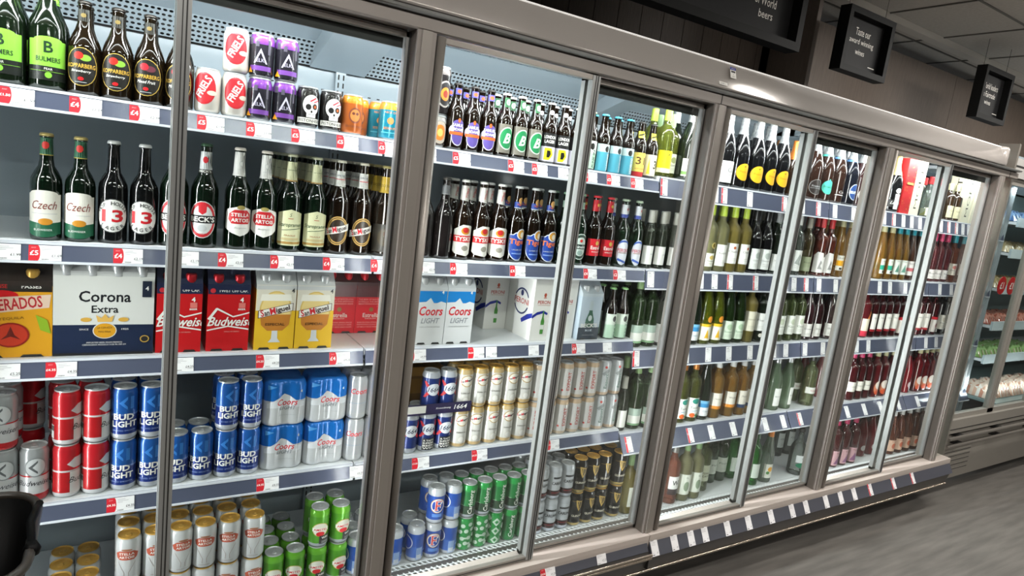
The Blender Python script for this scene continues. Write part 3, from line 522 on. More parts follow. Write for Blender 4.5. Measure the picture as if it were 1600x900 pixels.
T['w_yellow'] = wine('bordeaux', OLIVE, FLG, [('r',-36,20,36,100,P('e3cf1e')),('r',-36,20,36,36,P('efe8c8')),('p',[(-6,84),(10,92),(4,84)],P('3a4a1c')),('t','Verdejo',0,60,10,P('7a6a14'),{'sh':.3,'w':40})], h=275)
T['w_olive_white'] = wine('bordeaux', OLIVE, FG, wl(24,96,32,'d9dcc4','Reserve',acc='8a9060'), h=262)
T['w_bigdark'] = wine('sparkling', DG, FS, [('r',-42,20,42,86,P('e6e8e2')),('r',-42,26,42,38,P('7aa85a')),('e',0,92,15,15,P('c9ccc8')),('e',0,92,11,11,P('9aa29a')),('t','Pinot',0,58,9,P('6a706a'),{'sh':.3,'w':34})], h=300, fl=62)
T['s_white'] = wine('sparkling', DB, FS, [('r',-38,20,38,104,P('dcdcd8')),('t','Ca',0,70,18,P('2a2a2a')),('r',-20,50,20,51,BL)], fl=86)
T['s_yellow'] = wine('sparkling', DB, FS, [('e',0,72,33,34,P('e0a51e')),('t','Prosecco',0,74,9,P('7a5510'),{'w':40,'sh':.2}),('e',0,94,4,3,P('7a5510'))], fl=80)
T['s_orange'] = wine('sparkling', G('2a1a0c'), FO, [('e',0,60,30,28,P('e0a51e'))], h=262, fl=90)
T['s_clear'] = wine('sparkling', G('2a1a14'), FS, [('e',0,62,34,34,P('8d8a88')),('e',0,62,32,32,P('251d1a')),('t','Frizzante',0,66,8,SIL,{'w':44}),('r',-28,56,28,57,SIL)], [('r',-15,222,15,234,P('2a2725'))], fl=80)
T['s_teal'] = wine('sparkling', G('2a1a14'), FS, [('e',0,70,30,31,P('4fb8a4')),('p',[(-8,96),(0,108),(8,96)],P('4fb8a4')),('t','Prosecco',0,72,9,P('1f5c52'),{'w':44})], [('r',-60,220,60,232,P('4fb8a4'))], fl=84)
T['s_swirl'] = wine('sparkling', G('2a1a14'), FS, [('r',-34,40,34,44,P('cfcfcf')),('t','Cava',0,56,12,P('cfcfcf'),{'sh':.3,'w':36})], [('r',-60,220,60,230,P('6a9ac8'))], fl=84)
T['s_blue'] = wine('sparkling', G('12141c'), FS, [('e',0,68,30,38,P('d8dce4')),('e',0,68,27,35,P('2a4a84')),('r',-27,60,27,72,P('d8dce4')),('t','Fizz',0,66,9,P('2a4a84'),{'w':26})], [('r',-60,220,60,230,P('5a8ac0'))], fl=84)
T['s_blush'] = wine('sparkling', G('2c1416'), FS, [('e',0,62,34,36,P('dcd0c8')),('t','Rose',0,64,10,P('b08a80'),{'sh':.3,'w':30})], fl=90)
T['s_gold'] = wine('sparkling', DB, mat('foil_gold', srgb('d8c088'), .3, metal=.6), [('r',-38,30,38,66,P('1f1c1c')),('t','Lanson',0,52,15,WH,{'sh':.4,'w':56}),('e',0,112,13,13,WH),('r',-12,20,12,96,P('d8d8d4'))], h=305, fl=105)
T['w_redcap'] = wine('burgundy', CLR, FR, [('r',-36,10,36,52,P('dfdcc0')),('p',[(-30,12),(30,12),(12,30),(4,46),(-8,32)],P('d8c820'))], h=235, fl=44)
T['w_creamcap'] = wine('bordeaux', G('2a1c10'), FC, wl(20,84,34,'cfc9a8','Cuvee'), h=220, fl=40)
T['w_leaf'] = wine('bordeaux', PALE, FLG, wl(26,80,33,'e8e8da','Sauvignon',acc='c8b060')+[('e',0,112,11,13,P('c8b46a')),('e',0,112,7,9,P('6a5a20'))])
T['w_plainwhite'] = wine('bordeaux', PALE, FLG, wl(30,118,33,'e9e8e2','NAMES',tc='6a6a60'))
T['w_seal'] = wine('bordeaux', STRAW, FLG, wl(44,128,33,'e9e8e2','Chablis',tc='4a4a46')+[('e',0,110,6,6,P('b05a30'))])
T['w_flower'] = wine('burgundy', DB, FB, wl(24,112,34,'e2e4e0','Chardonnay',tc='6a706a',acc='b0b8b0'))
T['w_whitebox'] = wine('bordeaux', DG, P('8f9090'), wl(20,94,35,'e6e6e2','Viognier',tc='6a6a66'))
T['w_bird'] = wine('bordeaux', CLR, FW, wl(26,120,31,'dfe0dc',None)+[('p',[(-18,60),(0,104),(14,90),(4,70),(16,50)],P('9aa09a'))])
T['w_brown'] = wine('bordeaux', tinted('8a7a50', 0.30), P('8a8478'), wl(26,92,33,'7c8468','Riesling',tc='3a3f2c'), h=290)
T['w_scroll'] = wine('bordeaux', G('3a1710'), FR, [('p',[(-34,24),(34,24),(34,104),(8,96),(4,116),(-22,120),(-34,104)],P('eceae6')),('p',[(-14,40),(-4,84),(4,70),(-2,56),(10,40)],P('8a8a88'))])
T['w_orange_lab'] = wine('flute', AMB, FC, [('r',-24,40,24,112,P('ece8dc')),('r',-24,62,24,88,P('e8a820')),('r',-24,40,24,50,P('e8e4d8')),('r',-8,44,8,54,BL),('t','BLANC',0,100,6,P('4a4a44'),{'w':30})])
T['w_teal_lab'] = wine('flute', AMB, FC, [('r',-24,36,24,112,P('e6e6da')),('r',-24,56,24,80,P('2fa488')),('r',-8,40,8,52,BL),('t','VERDE',0,100,6,P('4a4a44'),{'w':30})])
T['w_tree_lab'] = wine('flute', AMB, FT, [('r',-24,36,24,112,P('e0e4da')),('p',[(-14,48),(0,90),(14,48)],P('5a8a78')),('t','PINE',0,104,6,P('4a4a44'),{'w':22})])
T['w_pink_lab'] = wine('flute', G('3a2418'), FT, [('r',-26,34,26,110,P('e2dcd8')),('r',-26,56,26,74,P('c86a70')),('t','BLUSH',0,96,7,P('4a4a44'),{'w':30})])
T['w_pinkbottle'] = wine('bordeaux', tinted('b85a62', 0.30), FPK, wl(20,72,33,'d9d4d0','Rosado'))
T['w_rosewhite'] = wine('bordeaux', ROSE, FT, wl(50,116,34,'e6dccc','Zinfandel',acc='c87a70'))
T['w_bluelab'] = wine('flute', DG, FB, [('r',-34,24,34,92,P('e4e6e6')),('r',-34,62,34,92,P('3a8ac0')),('r',-34,80,34,92,P('7ab8dc')),('t','Coast',0,46,8,P('4a6a80'),{'w':30})])
T['w_yellowcap'] = wine('flute', tinted('a2b030', 0.30), FY, [('r',-32,24,32,92,P('ecead8')),('r',-32,82,32,94,P('e0b82a')),('p',[(-10,34),(0,72),(10,34)],P('d8a820')),('e',6,114,12,14,P('e09030'))])
T['w_greylab'] = wine('flute', tinted('3c5a2c', 0.35), FG, wl(24,104,33,'cfdcc8','Soave',tc='5a7a58',acc='a8c0a0'))
T['w_clearwhite'] = wine('bordeaux', STRAW, FW, wl(62,150,35,'ddd8c4','Semillon',tc='8a8470'))
T['w_darkwhite'] = wine('bordeaux', DG, P('7c6a58'), wl(60,140,35,'e6e6e2','Fiano',tc='6a6a66')+[('e',0,40,10,9,P('d8d4c8'))])
T['w_palecap'] = wine('bordeaux', tinted('4c6a3c', 0.35), FG, [('r',-36,30,36,62,P('eeeee8')),('r',-36,62,36,92,P('a9bcb0')),('r',-36,22,36,30,P('7aa07a'))])
T['w_plumleaf'] = wine('bordeaux', tinted('8a9c5a', 0.33), FW, wl(40,128,34,'e4e6de','Gavi',tc='5a6a50',acc='c0c8b0'))
T['w_reddark'] = wine('burgundy', G('1c0a0c'), FB, wl(22,84,34,'e4e2dc','Shiraz',tc='3a3a3a'))
T['w_tulip'] = wine('bordeaux', G('4a1418'), FO, [('r',-36,16,36,108,P('e2d6c0')),('r',-36,16,36,44,P('c8384a')),('p',[(-14,108),(0,150),(14,128),(12,108)],P('d87a3c'))])
T['w_redtall'] = wine('bordeaux', G('2e080c'), FR, [('r',-27,40,27,134,P('e0dcd4')),('r',-27,40,27,52,P('8a1c24')),('t','MERLOT',0,112,6,P('4a3a36'),{'w':34})])
T['w_redsquare'] = wine('bordeaux', G('2e080c'), FR, [('r',-34,24,34,112,P('e0d8d0')),('r',-34,96,34,112,P('b8222c')),('e',0,62,8,14,P('9a6a6a'))])
T['w_cremelab'] = wine('bordeaux', DB, FB, wl(40,124,35,'d8d4c6','Rioja',tc='4a4438',acc='b8b09a'))
T['w_flag'] = wine('bordeaux', tinted('9aa040', 0.25), FO, [('r',-34,26,34,112,P('e9ebe4')),('e',0,98,17,12,P('2a8a7a')),('t','Tocado',0,70,10,P('2a3a4a'),{'w':42}),('e',-10,36,12,10,P('d8642a')),('e',12,34,10,8,P('3a8a4a')),('r',-18,54,18,56,P('5aa0c0'))])
T['w_ambrlab'] = wine('bordeaux', AMB, FW, [('r',-34,52,34,124,P('e4ded0')),('r',-34,52,34,66,P('d88a30')),('t','Viura',0,98,8,P('4a4438'),{'w':34})])
T['w_ambnavy'] = wine('bordeaux', AMB, FW, [('r',-34,44,34,124,P('e4ded0')),('r',-34,44,34,60,P('223a5a')),('t','Macabeo',0,98,8,P('4a4438'),{'w':36})])
T['w_clear_tag'] = wine('burgundy', tinted('b8d8b0', 0.30), FS, [('r',-16,30,22,116,P('e8eae4')),('t','BRUT',2,76,7,P('5a6a5a'),{'w':24})])
T['w_half'] = wine('bordeaux', tinted('c8d898', 0.25), FB, [('r',-36,72,36,104,P('ecece6')),('t','Vinho',0,88,9,P('b03a4a'),{'w':30})])
T['w_redwhite'] = wine('bordeaux', G('38080e'), FPK, [('r',-34,56,34,108,P('e4e0d4')),('t','Castillo',0,84,8,P('4a3a36'),{'w':40})])
T['w_crestred'] = wine('bordeaux', G('4a0c12'), FC, [('e',0,60,26,40,P('c87a5a')),('e',0,76,20,24,P('e0d4c8')),('e',0,34,20,14,P('c8502c'))])
T['w_darkbulk'] = wine('burgundy', G('5a0c14', .1), FB, [('e',0,56,14,16,P('b8b0b0'))], h=290)
T['w_ros_w'] = wine('bordeaux', ROSE, mat('cap_silver', srgb('b4b2ae'), .3, metal=.7), [('r',-36,78,36,134,P('efeeea')),('r',-36,52,36,78,P('3a2f30')),('t','W&',0,106,22,P('1a1a1a'),{'b':.03,'w':44})])
T['w_plant'] = wine('bordeaux', PALE, FG, [('r',-34,40,34,132,P('e2e6d8')),('e',0,78,12,22,P('8a9a80')),('t','EL',0,118,8,P('4a5a44'))])
T['w_green_d'] = wine('bordeaux', tinted('c8d88a', 0.25), FO, [('r',-36,58,36,134,P('dfe2c8')),('t','TERRE',0,96,9,P('4a4a34'),{'b':.03,'w':36}),('t','CAPE',0,82,9,P('4a4a34'),{'b':.03,'w':32})])
T['w_dkgreen'] = wine('bordeaux', G('1c3418'), FB, wl(56,128,33,'cfd4c8','Pinot',tc='4a5a4a'))
T['w_bright'] = wine('bordeaux', GRN, mat('foil_darkgreen', srgb('163a18'), .3), [('r',-20,46,26,116,P('dfe8dc'))])
T['w_floral'] = wine('flute', tinted('b8c8b4', 0.30), FO, [('r',-30,30,30,100,P('e0e0d4')),('e',0,74,12,12,P('e0a030')),('e',-10,56,8,8,P('5a8a4a'))], h=300)
T['w_clearbig'] = lambda: bottle('flask', CLR, GASK, [('r',-40,74,40,112,P('e4e8e8')),('e',0,60,38,14,P('2c7a5a')),('t','Gin',0,96,12,P('5a6a6a'),{'w':26})], capname='stopper')
T['w_clearback'] = wine('bordeaux', tinted('7c8a80', 0.30), FW, wl(60,140,30,'cfd4d0','Gin'), h=290)
T['w_pinkcap'] = wine('bordeaux', G('3c1214'), FPK, [('r',-33,16,33,96,P('c9a0a4')),('p',[(-24,24),(0,70),(20,24)],P('8a5a80')),('t','Rosa',0,84,7,P('7a3a4a'),{'w':26})])
T['w_rosekorn'] = wine('burgundy', tinted('c87a5c', 0.30), FW, [('r',-32,26,32,92,P('dcb8a0')),('e',0,58,13,16,P('c8684a')),('t','Grigio',0,84,7,P('7a3a2a'),{'w':34})])
T['w_olive2'] = wine('bordeaux', STRAW, FG, [('r',-16,40,24,124,P('e8eadc')),('p',[(-4,50),(4,90),(12,60)],P('9aa878'))], h=275)
T['w_small'] = wine('small', tinted('54604c', 0.35), P('a4a49c'), [('r',-26,20,26,90,P('e9e9e4')),('r',4,58,26,61,SIL)], h=240)
STOCK = [  # recipe, look, name, category, shelf, layer height, turn, [(x, y, row, layer)...]
 (('pear', 'dark cider bottle with bright green label', 'cider_bottle', 'cider bottle', 'A', 0, 0), [(-0.202,0.264,0,0),(-0.198,0.344,1,0),(-0.125,0.264,0,0),(-0.121,0.344,1,0)]),
 (('cider_apple', 'dark cider bottle with strawberry oval label', 'cider_bottle', 'cider bottle', 'A', 0, 0), [(-0.051,0.261,0,0),(-0.048,0.334,1,0),(-0.049,0.407,2,0),(-0.049,0.48,3,0),(0.019,0.261,0,0),(0.023,0.334,1,0),(0.021,0.407,2,0),(0.021,0.48,3,0)]),
 (('cider_berry', 'dark cider bottle with purple berry label', 'cider_bottle', 'cider bottle', 'A', 0, 0), [(0.089,0.261,0,0),(0.096,0.334,1,0),(0.096,0.407,2,0),(0.159,0.261,0,0),(0.166,0.334,1,0),(0.166,0.407,2,0)]),
 (('friels', 'cream can with red oval emblem', 'drinks_can', 'can', 'A', 0, 0), [(0.227,0.259,0,0),(0.293,0.259,0,0)]),
 (('friels', 'cream can with red oval emblem', 'drinks_can', 'can', 'A', 0.116, 0), [(0.293,0.259,0,1)]),
 (('purple', 'black can with purple top', 'drinks_can', 'can', 'A', 0.1165, 0), [(0.359,0.259,0,0),(0.359,0.259,0,1),(0.425,0.259,0,0),(0.425,0.259,0,1)]),
 (('skull', 'black can with white skull', 'drinks_can', 'can', 'A', 0, 0), [(0.491,0.259,0,0),(0.558,0.259,0,0)]),
 (('orange', 'orange can with round face emblem', 'drinks_can', 'can', 'A', 0, 0), [(0.624,0.259,0,0),(0.665,0.328,0,0)]),
 (('teal', 'teal can with orange top', 'drinks_can', 'can', 'A', 0, 0), [(0.731,0.328,0,0),(0.743,0.259,0,0)]),
 (('ornate_low', 'black can with orange emblem', 'drinks_can', 'can', 'A', 0, 0), [(0.904,0.259,0,0)]),
 (('ornate', 'tall black can with silver emblem', 'drinks_can', 'can', 'A', 0.101, 0), [(0.904,0.259,0,1)]),
 (('adams', 'brown bottle with purple and orange label', 'beer_bottle', 'beer bottle', 'A', 0, 0), [(0.968,0.257,0,0),(0.967,0.322,1,0),(1.031,0.257,0,0),(1.029,0.322,1,0),(1.094,0.257,0,0),(1.092,0.322,1,0)]),
 (('brooklyn', 'brown bottle with round green label', 'beer_bottle', 'beer bottle', 'A', 0, 0), [(1.156,0.257,0,0),(1.155,0.322,1,0),(1.219,0.257,0,0),(1.218,0.322,1,0),(1.282,0.257,0,0),(1.28,0.322,1,0)]),
 (('london', 'brown bottle with yellow and black label', 'beer_bottle', 'beer bottle', 'A', 0, 0), [(1.345,0.257,0,0),(1.343,0.322,1,0),(1.407,0.257,0,0),(1.406,0.322,1,0),(1.47,0.257,0,0),(1.469,0.322,1,0)]),
 (('punk_green', 'brown bottle with pale green label', 'beer_bottle', 'beer bottle', 'A', 0, 0), [(1.533,0.257,0,0),(1.533,0.322,1,0)]),
 (('punk_blue', 'brown bottle with blue cap and label', 'beer_bottle', 'beer bottle', 'A', 0, 0), [(1.596,0.257,0,0),(1.596,0.322,1,0),(1.659,0.257,0,0),(1.659,0.322,1,0),(1.722,0.257,0,0),(1.722,0.322,1,0)]),
 (('thirtyone', 'brown bottle with yellow and red label', 'beer_bottle', 'beer bottle', 'A', 0, 0), [(1.784,0.257,0,0),(1.784,0.322,1,0)]),
 (('three', 'brown bottle with cream and yellow label', 'beer_bottle', 'beer bottle', 'A', 0, 0), [(1.847,0.257,0,0),(1.847,0.322,1,0)]),
 (('w_yellow', 'olive wine bottle with bright yellow label', 'wine_bottle', 'wine bottle', 'A', 0, 0), [(1.924,0.264,0,0),(1.924,0.344,1,0)]),
 (('w_olive_white', 'olive wine bottle with sage label', 'wine_bottle', 'wine bottle', 'A', 0, 0), [(1.996,0.308,0,0),(1.999,0.388,1,0)]),
 (('w_bigdark', 'dark bottle with round seal and green band', 'sparkling_wine_bottle', 'wine bottle', 'A', 0, 0), [(2.071,0.271,0,0),(2.082,0.375,1,0)]),
 (('s_white', 'black sparkling bottle with white label', 'sparkling_wine_bottle', 'wine bottle', 'A', 0, 0), [(2.3,0.271,0,0),(2.3,0.364,1,0)]),
 (('s_yellow', 'black sparkling bottle with yellow oval label', 'sparkling_wine_bottle', 'wine bottle', 'A', 0, 0), [(2.398,0.271,0,0),(2.398,0.364,1,0),(2.504,0.271,0,0),(2.504,0.364,1,0),(2.594,0.271,0,0),(2.594,0.364,1,0),(2.689,0.271,0,0),(2.689,0.364,1,0)]),
 (('s_orange', 'brown sparkling bottle with orange foil', 'sparkling_wine_bottle', 'wine bottle', 'A', 0, 0), [(2.787,0.271,0,0),(2.787,0.364,1,0)]),
 (('s_clear', 'brown sparkling bottle with outlined round label', 'sparkling_wine_bottle', 'wine bottle', 'A', 0, 0), [(2.952,0.271,0,0),(2.952,0.364,1,0)]),
 (('s_teal', 'sparkling bottle with round teal label', 'sparkling_wine_bottle', 'wine bottle', 'A', 0, 0), [(3.049,0.271,0,0),(3.049,0.364,1,0)]),
 (('s_swirl', 'sparkling bottle with silver script', 'sparkling_wine_bottle', 'wine bottle', 'A', 0, 0), [(3.155,0.271,0,0),(3.155,0.364,1,0)]),
 (('s_blue', 'dark sparkling bottle with blue oval label', 'sparkling_wine_bottle', 'wine bottle', 'A', 0, 0), [(3.265,0.271,0,0),(3.265,0.364,1,0)]),
 (('s_blush', 'sparkling bottle with pale round label', 'sparkling_wine_bottle', 'wine bottle', 'A', 0, 0), [(3.366,0.271,0,0),(3.366,0.364,1,0),(4.99,0.271,0,0),(4.99,0.364,1,0)]),
 (('s_gold', 'black champagne bottle with gold foil', 'sparkling_wine_bottle', 'wine bottle', 'A', 0, 0), [(3.699,0.271,0,0),(3.699,0.364,1,0)]),
 (('rose_box', 'red gift box flecked with gold', 'gift_box', 'gift box', 'A', 0, 0), [(3.795,0.235,0,0)]),
 (('cream_box', 'cream gift box with sideways dark lettering', 'gift_box', 'gift box', 'A', 0, 0), [(3.896,0.235,0,0),(4.51,0.235,0,0),(4.63,0.235,0,0)]),  # the two far boxes stand in for mirror images of the first
 (('w_redcap', 'clear bottle with red cap and yellow label', 'wine_bottle', 'wine bottle', 'A', 0, 0), [(4.087,0.267,0,0),(4.087,0.353,1,0),(4.186,0.267,0,0),(4.186,0.353,1,0)]),
 (('w_creamcap', 'dark bottle with cream cap and label', 'wine_bottle', 'wine bottle', 'A', 0, 0), [(4.321,0.264,0,0),(4.321,0.344,1,0),(4.41,0.264,0,0),(4.41,0.344,1,0)]),
 (('czech', 'green bottle with white and green label', 'beer_bottle', 'beer bottle', 'B', 0, 0), [(-0.125,0.261,0,0),(-0.055,0.261,0,0)]),
 (('hop13', 'dark bottle with large red 13', 'beer_bottle', 'beer bottle', 'B', 0, 0), [(0.016,0.261,0,0),(0.086,0.261,0,0)]),
 (('becks', 'green bottle with silver neck and red oval', 'beer_bottle', 'beer bottle', 'B', 0, 0), [(0.157,0.262,0,0),(0.232,0.262,0,0)]),
 (('stella', 'green bottle with white neck, red plaque', 'beer_bottle', 'beer bottle', 'B', 0, 0), [(0.318,0.262,0,0),(0.39,0.262,0,0)]),
 (('staro', 'green bottle with pale yellow label', 'beer_bottle', 'beer bottle', 'B', 0, 0), [(0.462,0.262,0,0),(0.46,0.337,1,0),(0.46,0.411,2,0),(0.46,0.486,3,0),(0.535,0.262,0,0),(0.535,0.337,1,0),(0.535,0.411,2,0),(0.536,0.486,3,0)]),
 (('sanmig', 'brown bottle with slanted white banner', 'beer_bottle', 'beer bottle', 'B', 0, 0), [(0.607,0.262,0,0),(0.607,0.337,1,0),(0.607,0.411,2,0),(0.679,0.262,0,0),(0.679,0.337,1,0),(0.679,0.411,2,0)]),
 (('golden', 'brown bottle with golden neck label', 'beer_bottle', 'beer bottle', 'B', 0, 0), [(0.752,0.262,0,0),(0.752,0.337,1,0),(0.752,0.411,2,0)]),
 (('plain', 'dark bottle with grey neck label', 'beer_bottle', 'beer bottle', 'B', 0, 0), [(0.895,0.262,0,0),(0.967,0.262,0,0)]),
 (('tyskie', 'brown bottle with white and red crown label', 'beer_bottle', 'beer bottle', 'B', 0, 0), [(1.039,0.262,0,0),(1.037,0.337,1,0),(1.046,0.411,2,0),(1.111,0.262,0,0),(1.109,0.337,1,0),(1.118,0.411,2,0),(1.184,0.262,0,0),(1.181,0.337,1,0),(1.19,0.411,2,0)]),
 (('tiger', 'brown bottle with blue and orange label', 'beer_bottle', 'beer bottle', 'B', 0, 0), [(1.256,0.262,0,0),(1.253,0.337,1,0),(1.328,0.262,0,0),(1.326,0.337,1,0),(1.4,0.262,0,0),(1.398,0.337,1,0)]),
 (('heineken', 'green bottle with dark oval label', 'beer_bottle', 'beer bottle', 'B', 0, 0), [(1.472,0.262,0,0),(1.47,0.337,1,0),(1.544,0.262,0,0),(1.542,0.337,1,0)]),
 (('estrella', 'brown bottle with red label and neck', 'beer_bottle', 'beer bottle', 'B', 0, 0), [(1.616,0.262,0,0),(1.614,0.337,1,0),(1.688,0.262,0,0),(1.686,0.337,1,0)]),
 (('peroni', 'green bottle with white oval label', 'beer_bottle', 'beer bottle', 'B', 0, 0), [(1.765,0.262,0,0),(1.765,0.337,1,0),(1.839,0.262,0,0),(1.839,0.337,1,0)]),
 (('w_small', 'small green wine bottle with white label', 'wine_bottle', 'wine bottle', 'B', 0, 0), [(1.91,0.254,0,0),(1.91,0.312,1,0),(1.98,0.254,0,0),(1.98,0.312,1,0),(2.056,0.254,0,0),(2.056,0.312,1,0),(2.123,0.254,0,0),(2.123,0.312,1,0)]),
 (('w_leaf', 'pale wine bottle with leaf emblem', 'wine_bottle', 'wine bottle', 'B', 0, 0), [(2.28,0.264,0,0),(2.28,0.344,1,0)]),
 (('w_plainwhite', 'pale wine bottle with white label', 'wine_bottle', 'wine bottle', 'B', 0, 0), [(2.357,0.264,0,0),(2.358,0.344,1,0)]),
 (('w_seal', 'straw coloured wine bottle with tall label', 'wine_bottle', 'wine bottle', 'B', 0, 0), [(2.434,0.264,0,0),(2.435,0.344,1,0),(2.512,0.264,0,0),(2.512,0.344,1,0)]),
 (('w_flower', 'black wine bottle with grey floral label', 'wine_bottle', 'wine bottle', 'B', 0, 0), [(2.592,0.267,0,0),(2.592,0.353,1,0),(2.675,0.267,0,0),(2.675,0.353,1,0)]),
 (('w_whitebox', 'dark green wine bottle with square label', 'wine_bottle', 'wine bottle', 'B', 0, 0), [(2.755,0.264,0,0),(2.755,0.344,1,0),(2.832,0.264,0,0),(2.832,0.344,1,0)]),
 (('w_bird', 'clear wine bottle with drawn bird label', 'wine_bottle', 'wine bottle', 'B', 0, 0), [(2.919,0.264,0,0),(2.919,0.344,1,0)]),
 (('w_brown', 'brown wine bottle with green label', 'wine_bottle', 'wine bottle', 'B', 0, 0), [(3.004,0.264,0,0),(3.004,0.344,1,0)]),
 (('w_scroll', 'red wine bottle with wavy white label', 'wine_bottle', 'wine bottle', 'B', 0, 0), [(3.117,0.264,0,0),(3.117,0.344,1,0),(3.194,0.264,0,0),(3.194,0.344,1,0)]),
 (('w_orange_lab', 'amber wine bottle with orange striped label', 'wine_bottle', 'wine bottle', 'B', 0, 0), [(3.291,0.264,0,0),(3.291,0.344,1,0),(3.375,0.264,0,0),(3.375,0.344,1,0)]),
 (('w_teal_lab', 'amber wine bottle with teal striped label', 'wine_bottle', 'wine bottle', 'B', 0, 0), [(3.699,0.264,0,0),(3.699,0.344,1,0),(3.786,0.264,0,0),(3.786,0.344,1,0)]),
 (('w_tree_lab', 'amber wine bottle with tree drawing label', 'wine_bottle', 'wine bottle', 'B', 0, 0), [(3.863,0.264,0,0),(3.863,0.344,1,0),(3.94,0.264,0,0),(3.94,0.344,1,0)]),
 (('w_pink_lab', 'brown wine bottle with pink striped label', 'wine_bottle', 'wine bottle', 'B', 0, 0), [(4.018,0.264,0,0),(4.018,0.344,1,0),(4.095,0.264,0,0),(4.095,0.344,1,0)]),
 (('w_pinkbottle', 'dark pink wine bottle with pink cap', 'wine_bottle', 'wine bottle', 'B', 0, 0), [(4.277,0.264,0,0),(4.277,0.344,1,0),(4.356,0.264,0,0),(4.356,0.344,1,0),(4.437,0.264,0,0),(4.437,0.344,1,0)]),
 (('w_rosewhite', 'rose wine bottle with teal cap', 'wine_bottle', 'wine bottle', 'B', 0, 0), [(4.537,0.264,0,0),(4.537,0.344,1,0),(4.656,0.264,0,0),(4.656,0.344,1,0)]),
 (('desperados', 'yellow bottle carton with red lettering', 'bottle_multipack', 'beer multipack', 'C', 0, 0), [(-0.192,0.235,0,0)]),
 (('corona', 'wide white and navy bottle carton', 'bottle_multipack', 'beer multipack', 'C', 0, 0), [(0.004,0.235,0,0)]),
 (('budw', 'red bottle carton with navy top', 'bottle_multipack', 'beer multipack', 'C', 0, 0), [(0.179,0.235,0,0),(0.306,0.235,0,0)]),
 (('sm_pack', 'yellow bottle carton with beer glass picture', 'bottle_multipack', 'beer multipack', 'C', 0, 0), [(0.436,0.235,0,0),(0.436,0.363,1,0),(0.553,0.235,0,0),(0.553,0.363,1,0)]),
 (('est_pack', 'red bottle carton covered in small print', 'bottle_multipack', 'beer multipack', 'C', 0, 0), [(0.681,0.4,0,0),(0.794,0.4,0,0)]),
 (('coors4', 'white and blue bottle carton with mountains', 'bottle_multipack', 'beer multipack', 'C', 0, 0), [(0.946,0.235,0,0),(0.946,0.363,1,0),(1.057,0.235,0,0),(1.057,0.363,1,0)]),
 (('peroni_box', 'white beer box with blue ribbon', 'beer_box', 'beer box', 'C', 0, 0), [(1.316,0.42,0,0),(1.418,0.24,0,0),(1.536,0.26,0,0)]),
 (('becks_blue', 'pale blue carton with green bottle picture', 'bottle_multipack', 'beer multipack', 'C', 0, 0), [(1.646,0.235,0,0)]),
 (('punk_green', 'brown bottle with pale green label', 'beer_bottle', 'beer bottle', 'C', 0, 0), [(1.765,0.257,0,0),(1.765,0.322,1,0),(1.828,0.257,0,0),(1.828,0.322,1,0)]),
 (('w_palecap', 'green wine bottle with two-tone pale label', 'wine_bottle', 'wine bottle', 'C', 0, 0), [(1.92,0.264,0,0),(1.92,0.344,1,0),(1.997,0.264,0,0),(1.997,0.344,1,0)]),
 (('w_whitebox', 'dark green wine bottle with square label', 'wine_bottle', 'wine bottle', 'C', 0, 0), [(2.074,0.264,0,0),(2.074,0.344,1,0),(2.152,0.264,0,0),(2.152,0.344,1,0)]),
 (('w_bluelab', 'green wine bottle with blue sea label', 'wine_bottle', 'wine bottle', 'C', 0, 0), [(2.272,0.264,0,0),(2.272,0.344,1,0)]),
 (('w_yellowcap', 'yellow capped bottle with yellow edged label', 'wine_bottle', 'wine bottle', 'C', 0, 0), [(2.349,0.264,0,0),(2.349,0.344,1,0),(2.426,0.264,0,0),(2.426,0.344,1,0)]),
 (('w_greylab', 'green wine bottle with pale green label', 'wine_bottle', 'wine bottle', 'C', 0, 0), [(2.503,0.264,0,0),(2.503,0.344,1,0),(2.58,0.264,0,0),(2.58,0.344,1,0)]),
 (('w_clearwhite', 'straw coloured bottle with large label', 'wine_bottle', 'wine bottle', 'C', 0, 0), [(2.657,0.264,0,0),(2.657,0.344,1,0)]),
 (('w_darkwhite', 'dark wine bottle with tall white label', 'wine_bottle', 'wine bottle', 'C', 0, 0), [(2.735,0.264,0,0),(2.735,0.344,1,0),(2.812,0.264,0,0),(2.812,0.344,1,0)]),
 (('w_plumleaf', 'green wine bottle with tall white label', 'wine_bottle', 'wine bottle', 'C', 0, 0), [(2.894,0.264,0,0),(2.895,0.344,1,0),(2.972,0.264,0,0),(2.972,0.344,1,0),(3.049,0.264,0,0),(3.049,0.344,1,0)]),
 (('w_reddark', 'dark red wine bottle with low label', 'wine_bottle', 'wine bottle', 'C', 0, 0), [(3.129,0.267,0,0),(3.129,0.353,1,0),(3.212,0.267,0,0),(3.212,0.353,1,0),(3.327,0.267,0,0),(3.327,0.353,1,0),(3.424,0.267,0,0),(3.424,0.353,1,0)]),
 (('w_tulip', 'red wine bottle with orange tulip label', 'wine_bottle', 'wine bottle', 'C', 0, 0), [(3.669,0.264,0,0),(3.669,0.344,1,0)]),
 (('w_redtall', 'red wine bottle with narrow tall label', 'wine_bottle', 'wine bottle', 'C', 0, 0), [(3.746,0.264,0,0),(3.746,0.344,1,0),(3.823,0.264,0,0),(3.823,0.344,1,0),(3.9,0.264,0,0),(3.9,0.344,1,0),(3.978,0.264,0,0),(3.978,0.344,1,0),(4.266,0.264,0,0),(4.266,0.344,1,0),(4.353,0.264,0,0),(4.353,0.344,1,0)]),
 (('w_redsquare', 'red wine bottle with red topped label', 'wine_bottle', 'wine bottle', 'C', 0, 0), [(4.055,0.264,0,0),(4.055,0.344,1,0),(4.132,0.264,0,0),(4.132,0.344,1,0),(4.458,0.264,0,0),(4.458,0.344,1,0)]),
